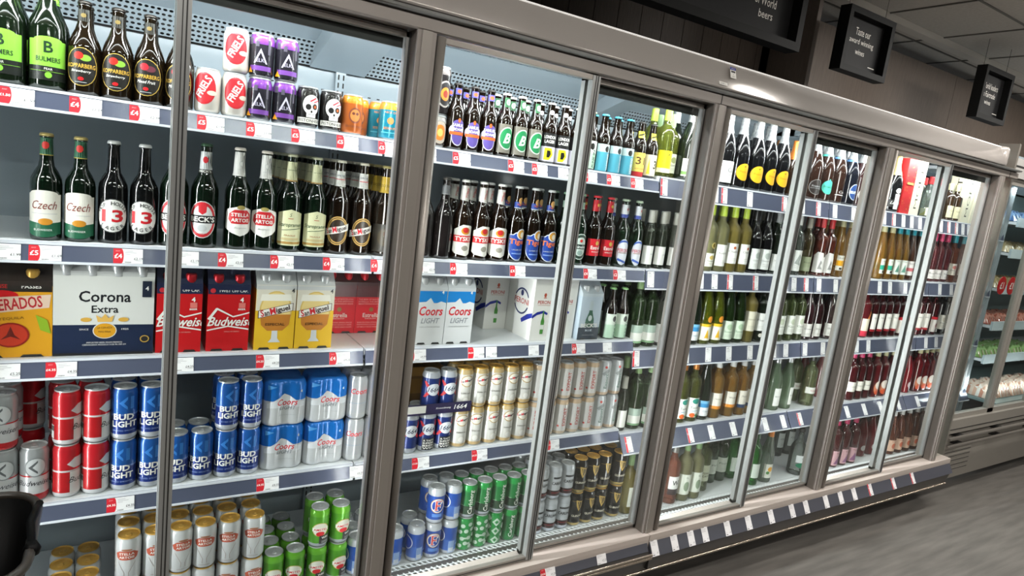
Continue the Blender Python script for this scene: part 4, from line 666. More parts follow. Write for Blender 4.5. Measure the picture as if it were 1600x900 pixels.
 (('w_cremelab', 'dark wine bottle with cream label', 'wine_bottle', 'wine bottle', 'C', 0, 0), [(4.557,0.264,0,0),(4.557,0.344,1,0),(4.65,0.264,0,0),(4.65,0.344,1,0)]),
 (('bud_silver', 'silver can with red band', 'drinks_can', 'can', 'D', 0.1505, 0), [(-0.213,0.259,0,0),(-0.213,0.259,0,1),(-0.209,0.328,1,0),(-0.209,0.328,1,1)]),
 (('bud_silver', 'silver can with red band', 'drinks_can', 'can', 'D', 0, 0), [(-0.147,0.259,0,0)]),
 (('bud_red', 'red and silver can', 'drinks_can', 'can', 'D', 0.1505, 0), [(-0.165,0.392,0,0),(-0.165,0.392,0,1),(-0.077,0.259,0,0),(-0.077,0.259,0,1),(-0.011,0.259,0,0),(-0.011,0.259,0,1),(-0.09,0.335,0,0),(-0.09,0.335,0,1),(-0.024,0.335,0,0),(-0.024,0.335,0,1)]),
 (('bud_blue', 'blue can with bold white lettering', 'drinks_can', 'can', 'D', 0.1505, 0), [(0.055,0.259,0,0),(0.055,0.259,0,1),(0.054,0.328,1,0),(0.054,0.328,1,1),(0.054,0.397,2,0),(0.054,0.397,2,1),(0.121,0.259,0,0),(0.121,0.259,0,1),(0.12,0.328,1,0),(0.12,0.328,1,1),(0.12,0.397,2,0),(0.12,0.397,2,1),(0.32,0.259,0,0),(0.32,0.259,0,1),(0.318,0.328,1,0),(0.318,0.328,1,1),(0.386,0.259,0,0),(0.386,0.259,0,1),(0.385,0.328,1,0),(0.385,0.328,1,1)]),
 (('bud_blue', 'blue can with bold white lettering', 'drinks_can', 'can', 'D', 0, 0), [(0.188,0.259,0,0),(0.186,0.328,1,0),(0.254,0.259,0,0),(0.252,0.328,1,0)]),
 (('coors_pack', 'blue and white shrink-wrapped four-pack', 'can_multipack', 'beer multipack', 'D', 0.147, 0), [(0.486,0.3,0,0),(0.486,0.3,0,1),(0.619,0.3,0,0),(0.619,0.3,0,1)]),
 (('coors_can', 'silver can with red script', 'drinks_can', 'can', 'D', 0.1475, 0), [(0.719,0.259,0,0),(0.719,0.259,0,1),(0.719,0.328,1,0),(0.719,0.328,1,1),(0.711,0.397,2,0),(0.711,0.397,2,1),(0.785,0.259,0,0),(0.785,0.259,0,1),(0.785,0.328,1,0),(0.785,0.328,1,1),(0.777,0.397,2,0),(0.777,0.397,2,1)]),
 (('krone', 'navy can with white oval badge', 'drinks_can', 'can', 'D', 0, 0), [(0.853,0.259,0,0),(0.909,0.328,1,0),(0.92,0.259,0,0),(0.976,0.328,1,0)]),
 (('krone_promo', 'navy can with black slogan panel', 'drinks_can', 'can', 'D', 0, 0), [(0.986,0.259,0,0),(1.052,0.259,0,0)]),
 (('krone', 'navy can with white oval badge', 'drinks_can', 'can', 'D', 0.1485, 0), [(0.986,0.259,0,1),(1.052,0.259,0,1)]),
 (('sm_can', 'cream can with gold bands', 'drinks_can', 'can', 'D', 0.1505, 0), [(1.118,0.259,0,0),(1.118,0.259,0,1),(1.117,0.328,1,0),(1.117,0.328,1,1),(1.151,0.397,2,0),(1.151,0.397,2,1),(1.184,0.259,0,0),(1.184,0.259,0,1),(1.183,0.328,1,0),(1.183,0.328,1,1),(1.217,0.397,2,0),(1.217,0.397,2,1),(1.25,0.259,0,0),(1.25,0.259,0,1),(1.25,0.328,1,0),(1.25,0.328,1,1),(1.284,0.397,2,0),(1.284,0.397,2,1),(1.317,0.259,0,0),(1.317,0.259,0,1),(1.316,0.328,1,0),(1.316,0.328,1,1),(1.35,0.397,2,0),(1.35,0.397,2,1),(1.383,0.259,0,0),(1.383,0.259,0,1),(1.382,0.328,1,0),(1.382,0.328,1,1),(1.416,0.397,2,0),(1.416,0.397,2,1)]),
 (('export', 'grey can with upright red lettering', 'drinks_can', 'can', 'D', 0.1505, 0), [(1.449,0.259,0,0),(1.449,0.259,0,1),(1.448,0.328,1,0),(1.448,0.328,1,1),(1.515,0.259,0,0),(1.515,0.259,0,1),(1.514,0.328,1,0),(1.514,0.328,1,1),(1.581,0.259,0,0),(1.581,0.259,0,1),(1.581,0.328,1,0),(1.581,0.328,1,1),(1.647,0.259,0,0),(1.647,0.259,0,1),(1.647,0.328,1,0),(1.647,0.328,1,1),(1.713,0.259,0,0),(1.713,0.259,0,1),(1.713,0.328,1,0),(1.713,0.328,1,1)]),
 (('export_green', 'grey can with upright green lettering', 'drinks_can', 'can', 'D', 0.1505, 0), [(1.779,0.259,0,0),(1.779,0.259,0,1),(1.779,0.328,1,0),(1.779,0.328,1,1),(1.845,0.259,0,0),(1.845,0.259,0,1),(1.845,0.328,1,0),(1.845,0.328,1,1)]),
 (('w_small', 'small green wine bottle with white label', 'wine_bottle', 'wine bottle', 'D', 0, 0), [(1.91,0.254,0,0)]),
 (('w_palecap', 'green wine bottle with two-tone pale label', 'wine_bottle', 'wine bottle', 'D', 0, 0), [(1.99,0.264,0,0),(1.99,0.344,1,0),(2.067,0.264,0,0),(2.067,0.344,1,0)]),
 (('w_flag', 'olive wine bottle with colourful label', 'wine_bottle', 'wine bottle', 'D', 0, 0), [(2.279,0.264,0,0),(2.279,0.344,1,0),(2.356,0.264,0,0),(2.356,0.344,1,0)]),
 (('w_bluelab', 'green wine bottle with blue sea label', 'wine_bottle', 'wine bottle', 'D', 0, 0), [(2.434,0.264,0,0),(2.434,0.344,1,0)]),
 (('w_ambrlab', 'amber wine bottle with orange edged label', 'wine_bottle', 'wine bottle', 'D', 0, 0), [(2.517,0.264,0,0),(2.517,0.344,1,0),(2.62,0.264,0,0),(2.62,0.344,1,0)]),
 (('w_ambnavy', 'amber wine bottle with navy edged label', 'wine_bottle', 'wine bottle', 'D', 0, 0), [(2.702,0.264,0,0),(2.702,0.344,1,0),(2.78,0.264,0,0),(2.78,0.344,1,0)]),
 (('w_clear_tag', 'clear wine bottle with narrow label', 'wine_bottle', 'wine bottle', 'D', 0, 0), [(2.976,0.267,0,0),(2.976,0.353,1,0),(3.079,0.267,0,0),(3.079,0.353,1,0)]),
 (('w_half', 'pale green bottle with wide white label', 'wine_bottle', 'wine bottle', 'D', 0, 0), [(3.279,0.264,0,0),(3.264,0.344,1,0)]),
 (('w_darkbulk', 'deep red wine bottle with black cap', 'wine_bottle', 'wine bottle', 'D', 0, 0), [(3.344,0.35,0,0),(3.512,0.35,0,0),(4.303,0.267,0,0),(4.303,0.352,1,0)]),
 (('w_redwhite', 'red wine bottle with white label band', 'wine_bottle', 'wine bottle', 'D', 0, 0), [(3.676,0.264,0,0),(3.676,0.344,1,0),(3.755,0.264,0,0),(3.755,0.344,1,0),(3.832,0.264,0,0),(3.832,0.344,1,0)]),
 (('w_crestred', 'red wine bottle with orange crest', 'wine_bottle', 'wine bottle', 'D', 0, 0), [(3.928,0.264,0,0),(3.928,0.344,1,0),(4.014,0.264,0,0),(4.014,0.344,1,0),(4.101,0.264,0,0),(4.101,0.344,1,0),(4.425,0.264,0,0),(4.425,0.344,1,0),(4.504,0.264,0,0),(4.504,0.344,1,0),(4.581,0.264,0,0),(4.581,0.344,1,0),(4.658,0.264,0,0),(4.658,0.344,1,0)]),
 (('stella_can', 'white can with gold top', 'drinks_can', 'can', 'E', 0.1405, 0), [(-0.091,0.302,0,0),(-0.091,0.371,1,0),(-0.091,0.441,2,0),(-0.025,0.302,0,0),(-0.025,0.371,1,0),(-0.025,0.441,2,0),(0.074,0.237,0,0),(0.074,0.237,0,1),(0.074,0.306,1,0),(0.074,0.306,1,1),(0.074,0.376,2,0),(0.074,0.376,2,1),(0.141,0.237,0,0),(0.141,0.237,0,1),(0.141,0.306,1,0),(0.141,0.306,1,1),(0.141,0.376,2,0),(0.141,0.376,2,1),(0.207,0.237,0,0),(0.207,0.237,0,1),(0.207,0.306,1,0),(0.207,0.306,1,1),(0.207,0.376,2,0),(0.207,0.376,2,1),(0.273,0.237,0,0),(0.273,0.237,0,1),(0.273,0.306,1,0),(0.273,0.306,1,1),(0.273,0.376,2,0),(0.273,0.376,2,1),(0.342,0.237,0,0),(0.342,0.237,0,1),(0.342,0.306,1,0),(0.342,0.306,1,1),(0.342,0.376,2,0),(0.342,0.376,2,1),(0.414,0.237,0,0),(0.414,0.237,0,1),(0.414,0.306,1,0),(0.414,0.306,1,1),(0.414,0.376,2,0),(0.414,0.376,2,1)]),
 (('amstel', 'bright green can with red emblem', 'drinks_can', 'can', 'E', 0, 0), [(0.481,0.237,0,0),(0.481,0.306,1,0),(0.481,0.376,2,0),(0.481,0.445,3,0),(0.548,0.237,0,0),(0.548,0.306,1,0),(0.548,0.376,2,0),(0.548,0.445,3,0)]),
 (('amstel', 'bright green can with red emblem', 'drinks_can', 'can', 'E', 0.1355, 0), [(0.62,0.237,0,0),(0.62,0.237,0,1),(0.62,0.306,1,0),(0.62,0.306,1,1),(0.69,0.237,0,0),(0.69,0.237,0,1),(0.69,0.306,1,0),(0.69,0.306,1,1)]),
 (('fosters_side', 'blue can with silver rim, back view', 'drinks_can', 'can', 'E', 0, 0), [(0.757,0.237,0,0),(0.757,0.306,1,0),(0.757,0.376,2,0),(0.825,0.237,0,0),(0.825,0.306,1,0),(0.825,0.376,2,0),(0.897,0.237,0,0),(0.897,0.306,1,0),(0.897,0.376,2,0),(0.982,0.237,0,0),(0.982,0.306,1,0)]),
 (('fosters', 'blue can with yellow ring emblem', 'drinks_can', 'can', 'E', 0.1375, 0), [(1.049,0.237,0,0),(1.049,0.237,0,1),(1.049,0.306,1,0),(1.049,0.306,1,1)]),
 (('fosters_side', 'blue can with silver rim, back view', 'drinks_can', 'can', 'E', 0.1375, 0), [(1.118,0.237,0,0),(1.118,0.237,0,1),(1.118,0.306,1,0),(1.118,0.306,1,1)]),
 (('carls_dot', 'green can with pale dots', 'drinks_can', 'can', 'E', 0, 0), [(1.184,0.237,0,0),(1.184,0.306,1,0),(1.25,0.237,0,0),(1.25,0.306,1,0)]),
 (('carls_chev', 'green can with pale chevrons', 'drinks_can', 'can', 'E', 0, 0), [(1.316,0.237,0,0),(1.316,0.306,1,0)]),
 (('carls_low', 'dark green can with white script', 'drinks_can', 'can', 'E', 0, 0), [(1.383,0.237,0,0),(1.383,0.306,1,0),(1.449,0.237,0,0),(1.449,0.306,1,0)]),
 (('carls', 'dark green can with white script', 'drinks_can', 'can', 'E', 0.1355, 0), [(1.184,0.237,0,1),(1.184,0.306,1,1),(1.25,0.237,0,1),(1.25,0.306,1,1),(1.316,0.237,0,1),(1.316,0.306,1,1),(1.383,0.237,0,1),(1.383,0.306,1,1),(1.449,0.237,0,1),(1.449,0.306,1,1)]),
 (('carling', 'silver can with black lettering', 'drinks_can', 'can', 'E', 0.1435, 0), [(1.515,0.237,0,0),(1.515,0.237,0,1),(1.515,0.306,1,0),(1.515,0.306,1,1),(1.514,0.376,2,0),(1.514,0.376,2,1),(1.581,0.237,0,0),(1.581,0.237,0,1),(1.581,0.306,1,0),(1.581,0.306,1,1),(1.581,0.376,2,0),(1.581,0.376,2,1),(1.647,0.237,0,0),(1.647,0.237,0,1),(1.647,0.306,1,0),(1.647,0.306,1,1),(1.647,0.376,2,0),(1.647,0.376,2,1)]),
 (('guinness', 'black can with gold harp', 'drinks_can', 'can', 'E', 0.1505, 0), [(1.713,0.237,0,0),(1.713,0.237,0,1),(1.713,0.306,1,0),(1.713,0.306,1,1),(1.713,0.376,2,0),(1.713,0.376,2,1),(1.779,0.237,0,0),(1.779,0.237,0,1),(1.779,0.306,1,0),(1.779,0.306,1,1),(1.779,0.376,2,0),(1.779,0.376,2,1),(1.845,0.237,0,0),(1.845,0.237,0,1),(1.845,0.306,1,0),(1.845,0.306,1,1),(1.845,0.376,2,0),(1.845,0.376,2,1),(1.934,0.237,0,0),(1.934,0.237,0,1),(1.934,0.306,1,0),(1.934,0.306,1,1),(1.934,0.376,2,0),(1.934,0.376,2,1)]),
 (('w_olive2', 'straw coloured bottle with pale green cap', 'wine_bottle', 'wine bottle', 'E', 0, 0), [(2.014,0.243,0,0)]),
 (('w_ros_w', 'rose wine bottle with large lettered label', 'wine_bottle', 'wine bottle', 'E', 0, 0), [(2.29,0.243,0,0)]),
 (('w_plant', 'pale wine bottle with plant drawing label', 'wine_bottle', 'wine bottle', 'E', 0, 0), [(2.374,0.243,0,0),(2.451,0.243,0,0)]),
 (('w_green_d', 'pale green bottle with cream label', 'wine_bottle', 'wine bottle', 'E', 0, 0), [(2.556,0.288,0,0)]),
 (('w_dkgreen', 'dark green wine bottle with pale label', 'wine_bottle', 'wine bottle', 'E', 0, 0), [(2.672,0.338,0,0),(2.75,0.338,0,0)]),
 (('w_bright', 'vivid green wine bottle with black cap', 'wine_bottle', 'wine bottle', 'E', 0, 0), [(2.844,0.338,0,0),(2.893,0.243,0,0)]),
 (('w_floral', 'clear bottle with orange flower label', 'wine_bottle', 'wine bottle', 'E', 0, 0), [(3.004,0.243,0,0)]),
 (('w_clearback', 'grey green bottle with white label', 'wine_bottle', 'wine bottle', 'E', 0, 0), [(3.401,0.458,0,0),(3.5,0.458,0,0)]),
 (('w_clearbig', 'clear broad bottle with green band', 'spirit_bottle', 'bottle', 'E', 0, 0), [(3.285,0.247,0,0)]),
 (('w_pinkcap', 'dark rose bottle with pink cap', 'wine_bottle', 'wine bottle', 'E', 0, 0), [(3.623,0.243,0,0),(3.623,0.323,1,0),(3.714,0.243,0,0),(3.714,0.323,1,0),(3.808,0.243,0,0),(3.808,0.323,1,0)]),
 (('w_darkbulk', 'deep red wine bottle with black cap', 'wine_bottle', 'wine bottle', 'E', 0, 0), [(3.986,0.29,0,0),(4.087,0.29,0,0)]),
 (('w_rosekorn', 'rose wine bottle with faded pink label', 'wine_bottle', 'wine bottle', 'E', 0, 0), [(4.246,0.246,0,0),(4.246,0.332,1,0),(4.339,0.246,0,0),(4.339,0.332,1,0),(4.434,0.246,0,0),(4.434,0.332,1,0),(4.531,0.246,0,0),(4.531,0.332,1,0),(4.622,0.246,0,0),(4.622,0.332,1,0)]),
]  # stock past the last mullion is added in place of end-wall reflections
TICKETS = [  # shelf, kind, [(x, promotion, price)]
 ('A', "wide", [(-0.178, '£1.50', '£1.50'), (-0.045, '£4', '£2.39'), (0.079, '£4', '£2.39'), (0.232, '£5', '£1.99'), (0.353, '£5', '£1.99'), (0.473, '£5', '£1.99'), (0.602, '£5', '£1.99'), (0.73, '£5', '£1.99'), (0.868, '', '£1.99'), (0.983, '£5', '£1.99'), (1.195, '£5', '£1.99'), (1.294, '£5', '£1.99'), (1.398, '', '£1.89'), (1.523, '£5', '£1.99'), (1.636, '£5', '£1.99'), (1.758, '£5', '£1.99')]),
 ('A', "tall", [(1.904, 'r', ''), (2.209, '', ''), (2.267, 'r', ''), (2.438, '', ''), (2.688, 'r', ''), (2.827, '', ''), (2.957, 'r', ''), (3.098, '', ''), (3.264, '', ''), (3.559, '', ''), (3.657, 'r', ''), (3.758, '', ''), (3.848, '', ''), (3.94, '', ''), (4.187, '', ''), (4.281, 'r', ''), (4.377, 'r', ''), (4.46, '', ''), (4.536, '', '')]),
 ('B', "wide", [(-0.204, '£5', '£1.99'), (-0.123, '£5', '£1.69'), (0.052, '£4', '£2.19'), (0.195, '', '£2.19'), (0.299, '£4', '£2.19'), (0.438, '£4', '£2.19'), (0.59, '£4', '£2.19'), (0.74, '£4', '£2.19'), (0.895, '£4', '£2.19'), (1.018, '£4', '£2.19'), (1.256, '£4', '£2.19'), (1.481, '', '£2.19'), (1.59, '£4', '£2.19'), (1.74, '£2', '£1.99')]),
 ('B', "tall", [(1.913, '', ''), (2.213, '', ''), (2.304, '', ''), (2.407, 'r', ''), (2.588, 'r', ''), (2.883, '', ''), (2.983, 'r', ''), (3.092, '', ''), (3.24, '', ''), (3.667, '', ''), (3.775, '', ''), (3.943, '', ''), (4.141, '', ''), (4.352, '', ''), (4.499, '', '')]),
 ('C', "wide", [(-0.195, '', '£5.25'), (-0.088, '£4.35', '£4.35'), (0.194, '', '£4.25'), (0.416, '£4.25', '£4.25'), (0.633, '£4', '£4.25'), (0.897, '£4', '£4.99'), (1.125, '£4.50', '£4.50'), (1.188, '', '£3.25'), (1.373, '', '£12'), (1.587, '£4', '£4.50'), (1.735, '', '£4.75')]),
 ('C', "tall", [(1.903, 'r', ''), (2.203, '', ''), (2.35, '', ''), (2.491, '', ''), (2.645, '', ''), (2.827, '', ''), (2.925, '', ''), (3.086, '', ''), (3.245, '', ''), (3.567, '', ''), (3.685, '', ''), (4.144, '', ''), (4.337, '', ''), (4.466, '', '')]),
 ('D', "wide", [(0.05, '£4.35', '£4.35'), (0.44, '£4.35', '£4.35'), (0.722, '', '£4.35'), (0.954, '£3.50', '£4.35'), (1.192, '£4.35', '£4.35'), (1.527, '£4.19', '£4.25')]),
 ('D', "tall", [(1.926, 'r', ''), (2.306, 'r', ''), (2.45, '', ''), (2.607, '', ''), (2.853, '', ''), (2.999, '', ''), (3.142, 'r', ''), (3.291, '', ''), (3.586, '', ''), (3.763, '', ''), (3.936, '', ''), (4.139, '', ''), (4.371, '', '')]),
 ("kick", "tall", [(1.906, '', ''), (2.019, '', ''), (2.118, '', ''), (2.204, '', ''), (2.349, '', ''), (2.492, '', ''), (2.654, '', ''), (2.814, '', ''), (2.927, '', ''), (3.093, '', ''), (3.222, '', ''), (3.345, '', ''), (3.498, 'r', ''), (3.732, 'r', ''), (3.94, 'r', '')]),
 ("kick", "wide", [(1.114, '£4', '£1.25'), (1.378, '£3.50', '£1.25'), (1.63, '', '£1.25')]),
]
# ------------------------------------------------------------------ room
def struct(mb, name, loc=(0, 0, 0)): return tag(mb.build(name, None, loc), kind='structure')
struct(MB().box(-2.5, -4.5, -0.06, 9, 1.6, 0, FLOORM), 'floor')
struct(MB().box(-2.5, -4.5, 2.80, 9, 1.6, 2.86, CEILM), 'ceiling')
def boards(x0, x1, y, z0, z1, name, w=0.14):
    mb = MB(); x = x0
    mb.box(x0, y+0.012, z0, x1, y+0.10, z1, WOOD)
    while x < x1:
        xe = min(x+w-0.004, x1); mb.box(x, y, z0, xe, y+0.012, z1, WOOD); x += w
    return struct(mb, name)
boards(-2.5, 3.0, 0.75, 0, 2.72, 'wall_back')
boards(3.0, 9, 0.70, 2.05, 2.74, 'wall_back_right', 2.0)
struct(MB().box(3.0, 0.45, 2.05, 3.03, 0.75, 2.74, WOOD), 'wall_pier')
struct(MB().box(-2.5, 0.76, 2.72, 3.0, 1.6, 2.8, CEILM), 'trim_1')
mb = MB(); mb.box(-2.5, 0.44, 2.765, 9, 0.50, 2.80, mat('trim_grey', srgb('c2beb6'), .5)); struct(mb, 'trim_2')
mb = MB()
jm = mat('ceiling_grid', srgb('6a6762'), .6)
for i in range(18): mb.box(-1.8+i*0.6, -4.4, 2.794, -1.79+i*0.6, 1.5, 2.80, jm)
for i in range(10): mb.box(-2.4, -4.2+i*0.6, 2.794, 8.9, -4.19+i*0.6, 2.80, jm)
struct(mb, 'trim_3')
struct(MB().box(-2.5, -4.6, 0, 9, -4.5, 2.8, mat('far_wall', srgb('35322f'), .7)), 'wall_front')
struct(MB().box(9, -4.5, 0, 9.1, 1.6, 2.8, mat('far_wall2', srgb('4a4744'), .7)), 'wall_right')
struct(MB().box(-2.6, -4.5, 0, -2.5, 1.6, 2.8, mat('far_wall3', srgb('2a2826'), .7)), 'wall_left')

def area(name, loc, rot, sx, sy, power, parent=None, col=(1, 1, 1), spread=180):
    l = bpy.data.lights.new(name, 'AREA'); l.shape = 'RECTANGLE'; l.size = sx; l.size_y = sy; l.energy = power; l.color = col
    l.spread = math.radians(spread)
    o = bpy.data.objects.new(name, l); COL.objects.link(o); o.location = loc; o.rotation_euler = rot
    if parent: o.parent = parent
    return o
tube_m = mat('lit_tube', (1, 0.97, 0.92), 0.5, emit=22)
k = 0
for x, y in ((3.98, -0.57), (5.76, -0.57), (-1.2, -1.6), (0.6, -1.6), (2.4, -2.0), (4.2, -2.0), (0.6, -3.4), (3.2, -3.4), (6.0, -3.4)):
    t = thing('ceiling_light', 'long fluorescent ceiling light over the aisle', 'ceiling light', (x, y, 2.745), group='fluorescent lights over the aisle')
    MB().box(-0.52, -0.09, 0.014, 0.52, 0.09, 0.05, WHITE).build('housing', t)
    for s in (-1, 1):
        MB().box(s*0.22-0.28, s*0.035-0.013, 0.0, s*0.22+0.28, s*0.035+0.013, 0.013, tube_m).build('tube', t)
    area('tube_light', (0, 0, -0.004), (0, 0, 0), 1.0, 0.1, CEIL_TUBE, t, (1, 0.96, 0.9))

# ------------------------------------------------------------------ the refrigerated drinks run
case = thing('display_refrigerator', 'long refrigerated drinks display case with sliding glass doors and grey frame', 'refrigerator', (0, 0, 0))
X0 = -0.95
def cpart(mb, name, label=None, parent=None):
    o = mb.build(name, parent or case)
    if label: o['label'] = label
    return o
# sill, header, canopy, fascia
mb = MB(); mb.prism([(-0.055, 0.315), (0.045, 0.315), (0.045, 0.20), (-0.045, 0.20), (-0.055, 0.296)], X0, 1.878, SILL)
mb.prism([(-0.055, 0.315), (0.045, 0.315), (0.045, 0.20), (-0.045, 0.20), (-0.055, 0.296)], 1.882, XEND, SILL); cpart(mb, 'sill')
mb = MB(); mb.prism([(-0.03, 2.009), (-0.035, 2.013), (-0.035, 2.042), (-0.028, 2.046), (0.05, 2.046), (0.05, 2.009)], X0, XEND, TAUPE)
mb.prism([(-0.03, 2.046), (-0.055, 2.050), (-0.058, 2.056), (-0.045, 2.060), (0.0, 2.060), (0.0, 2.046)], X0, XEND-0.02, ALU2, False)
mb.box(X0, 0.05, 2.046, XEND, 0.12, 2.13, CHAR)
for x in (1.88, 4.29): mb.box(x-0.0015, -0.0365, 2.011, x+0.0015, -0.0345, 2.046, GASK)
cpart(mb, 'header')
mb = MB(); pr = [(-0.040, 2.060)]
for i in range(17):
    t = i/16; pr.append((-0.058+0.030*t-0.004*math.sin(PI*t), 2.061+0.094*t))
pr += [(-0.024, 2.160), (-0.016, 2.164), (0.0, 2.166), (0.35, 2.166), (0.35, 2.10), (0.0, 2.060)]
mb.prism(pr, X0, 4.16, CANOPY, True)
mb.lathe([(0.04, 0), (0.045, 0.01), (0.045, 0.085), (0.038, 0.098)], CANOPY, 20, cx=4.16, cy=-0.012, z0=2.062)
mb.prism([(-0.0285, 2.1545), (-0.0300, 2.1560), (-0.0270, 2.1605), (-0.0240, 2.1605)], X0, 4.16, mat('edge_highlight', srgb('f4f2ee'), .3, emit=0.35)); cpart(mb, 'canopy')  # faintly glowing strip imitates the overhead lights' highlight on the top edge
mb = MB(); mb.prism([(-0.044, 0.296), (-0.048, 0.294), (-0.068, 0.252), (-0.060, 0.248), (-0.04, 0.28)], X0, 1.872, mat('rail_dark', srgb('4c4d55'), .35))
mb.prism([(-0.044, 0.296), (-0.048, 0.294), (-0.082, 0.232), (-0.072, 0.228), (-0.04, 0.28)], 1.884, XEND, mat('rail_dark', srgb('4c4d55'), .35)); cpart(mb, 'price_rail')
mb = MB(); mb.prism([(-0.058, 0.25), (-0.070, 0.228), (-0.052, 0.160), (-0.04, 0.150), (0.13, 0.150), (0.13, 0.28), (-0.04, 0.28)], X0, XEND, CHAR)
mb.box(1.8785, -0.0710, 0.17, 1.8815, -0.050, 0.225, GASK); cpart(mb, 'fascia_panel')
mb = MB()
for z, y, x1 in ((0.240, -0.078, 1.885), (0.226, -0.077, 1.885), (0.154, -0.054, XEND)):
    mb.tube([(X0, y, z), (x1, y, z)], 0.0055, CHROME, 8)
cpart(mb, 'bumper_rail')
mb = MB(); mb.box(X0, 0.13, 0.0, XEND, 0.20, 0.22, GASK); cpart(mb, 'plinth')
# liner: back, deck, roof, far end, side
mb = MB(); mb.box(X0, BACK, 0.2, 5.37, BACK+0.02, 2.16, INNER)
for r_ in range(2):
    for z in (1.80, 1.90, 1.50, 1.22, 0.9, 0.78, 0.55):
        x = -0.4+(r_*0.035)
        while x < 2.2:
            mb.box(x, BACK-0.0012, z+r_*0.004, x+0.007, BACK, z+r_*0.004+0.0035, DARK); x += 0.07
        break
for z in (1.80, 1.88):
    x = -0.4
    while x < 4.9: mb.box(x, BACK-0.0012, z, x+0.011, BACK, z+0.004, DARK); x += 0.035
cpart(mb, 'back_panel')
for xj in JOINTS[:-1]:
    mb = MB(); mb.box(xj-0.018, BACK-0.02, 0.24, xj+0.018, BACK-0.0015, 1.985, INNER)
    z = 0.3
    while z < 1.96:
        for s in (-0.011, 0.007): mb.box(xj+s, BACK-0.0215, z, xj+s+0.005, BACK-0.02, z+0.018, DARK)
        z += 0.028
    cpart(mb, 'shelf_upright')
mb = MB(); mb.box(X0, 0.05, 2.13, 5.37, BACK, 2.16, INNER); mb.box(X0-0.02, 0.05, 0.2, X0, BACK, 2.1, INNER); cpart(mb, 'ceiling_liner')
mb = MB(); mb.prism([(0, 0), (0, 1), (0.001, 1), (0.001, 0)], 0, 0.0001, INNER); mb = MB()
pl = [(4.428, 0.02), (4.99, 0.208), (5.055, 0.214), (5.20, 0.29), (5.36, 0.37), (5.36, BACK)]; n = len(pl)
pl2 = [(x_+0.012, y_-0.004) for x_, y_ in pl]
mb.v += [(x_, y_, 0.2) for x_, y_ in pl]+[(x_, y_, 2.13) for x_, y_ in pl]+[(x_, y_, 0.2) for x_, y_ in pl2]+[(x_, y_, 2.13) for x_, y_ in pl2]
for i in range(n-1):
    mb.face((i, i+1, n+i+1, n+i), INNER); mb.face((2*n+i+1, 2*n+i, 3*n+i, 3*n+i+1), INNER)
    mb.face((n+i, n+i+1, 3*n+i+1, 3*n+i), INNER)
cpart(mb, 'partition')
def holes(x0, x1, p0, p1, m, dark, pitch=0.0165, rr=0.0052, name='perforated_panel'):
    """a sheet with rounded slots really cut through it, spanning profile points p0->p1"""
    d = (p1[0]-p0[0], p1[1]-p0[1]); L = math.hypot(*d); rows = int(L/pitch); cols = int((x1-x0)/pitch); mb = MB(); n = 8
    pu = (x1-x0)/cols; pv = L/rows
    for j in range(rows):
        for i in range(cols):
            off = 0.0; cx = x0+(i+0.5)*pu; cv = (j+0.5)*pv; b = len(mb.v)
            sh = (0.25 if j % 2 else -0.25)*(pu-2*rr)
            for kx, kv in ((1,0),(1,1),(0,1),(-1,1),(-1,0),(-1,-1),(0,-1),(1,-1)):
                t = (cv+kv*pv/2)/L; mb.v.append((cx+kx*pu/2, p0[0]+d[0]*t, p0[1]+d[1]*t))
            for kk in range(8):
                a = PI*kk/4; t = (cv+math.sin(a)*rr*0.85)/L
                mb.v.append((cx+sh+math.cos(a)*rr*1.15, p0[0]+d[0]*t, p0[1]+d[1]*t))
            for kk in range(8):
                k2 = (kk+1) % 8; mb.face((b+kk, b+k2, b+8+k2, b+8+kk), m)
    o = cpart(mb, name)
    return o
for xa, xb in ((-0.5, 0.60), (0.80, 1.83), (1.93, 3.0), (3.1, 4.2)):
    pm = holes(xa, xb, (0.70, 1.955), (0.635, 2.03), INNER, DARK)
    pm = holes(xa, xb, (0.50, 2.085), (0.33, 2.10), INNER, DARK, 0.015, 0.0045)
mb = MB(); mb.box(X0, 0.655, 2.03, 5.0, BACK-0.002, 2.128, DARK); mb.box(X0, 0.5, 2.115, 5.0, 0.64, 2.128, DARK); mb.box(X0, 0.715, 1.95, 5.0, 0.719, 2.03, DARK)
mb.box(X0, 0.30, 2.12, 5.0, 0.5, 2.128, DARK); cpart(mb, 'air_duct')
mb = MB(); mb.prism([(0.635, 2.03), (0.50, 2.085), (0.50, 2.089), (0.639, 2.034)], X0, 5.0, INNER); mb.prism([(0.33, 2.10), (0.14, 2.10), (0.14, 2.104), (0.33, 2.104)], X0, 5.0, INNER); cpart(mb, 'duct_cover')
for xa in (0.60, 1.83, 3.0):
    mb = MB(); mb.prism([(0.70, 1.95), (0.66, 1.965), (0.40, 2.045), (0.14, 2.07), (0.14, 2.10), (0.70, 2.10)], xa, xa+(0.2 if xa < 1 else 0.1), INNER); cpart(mb, 'duct_cover')
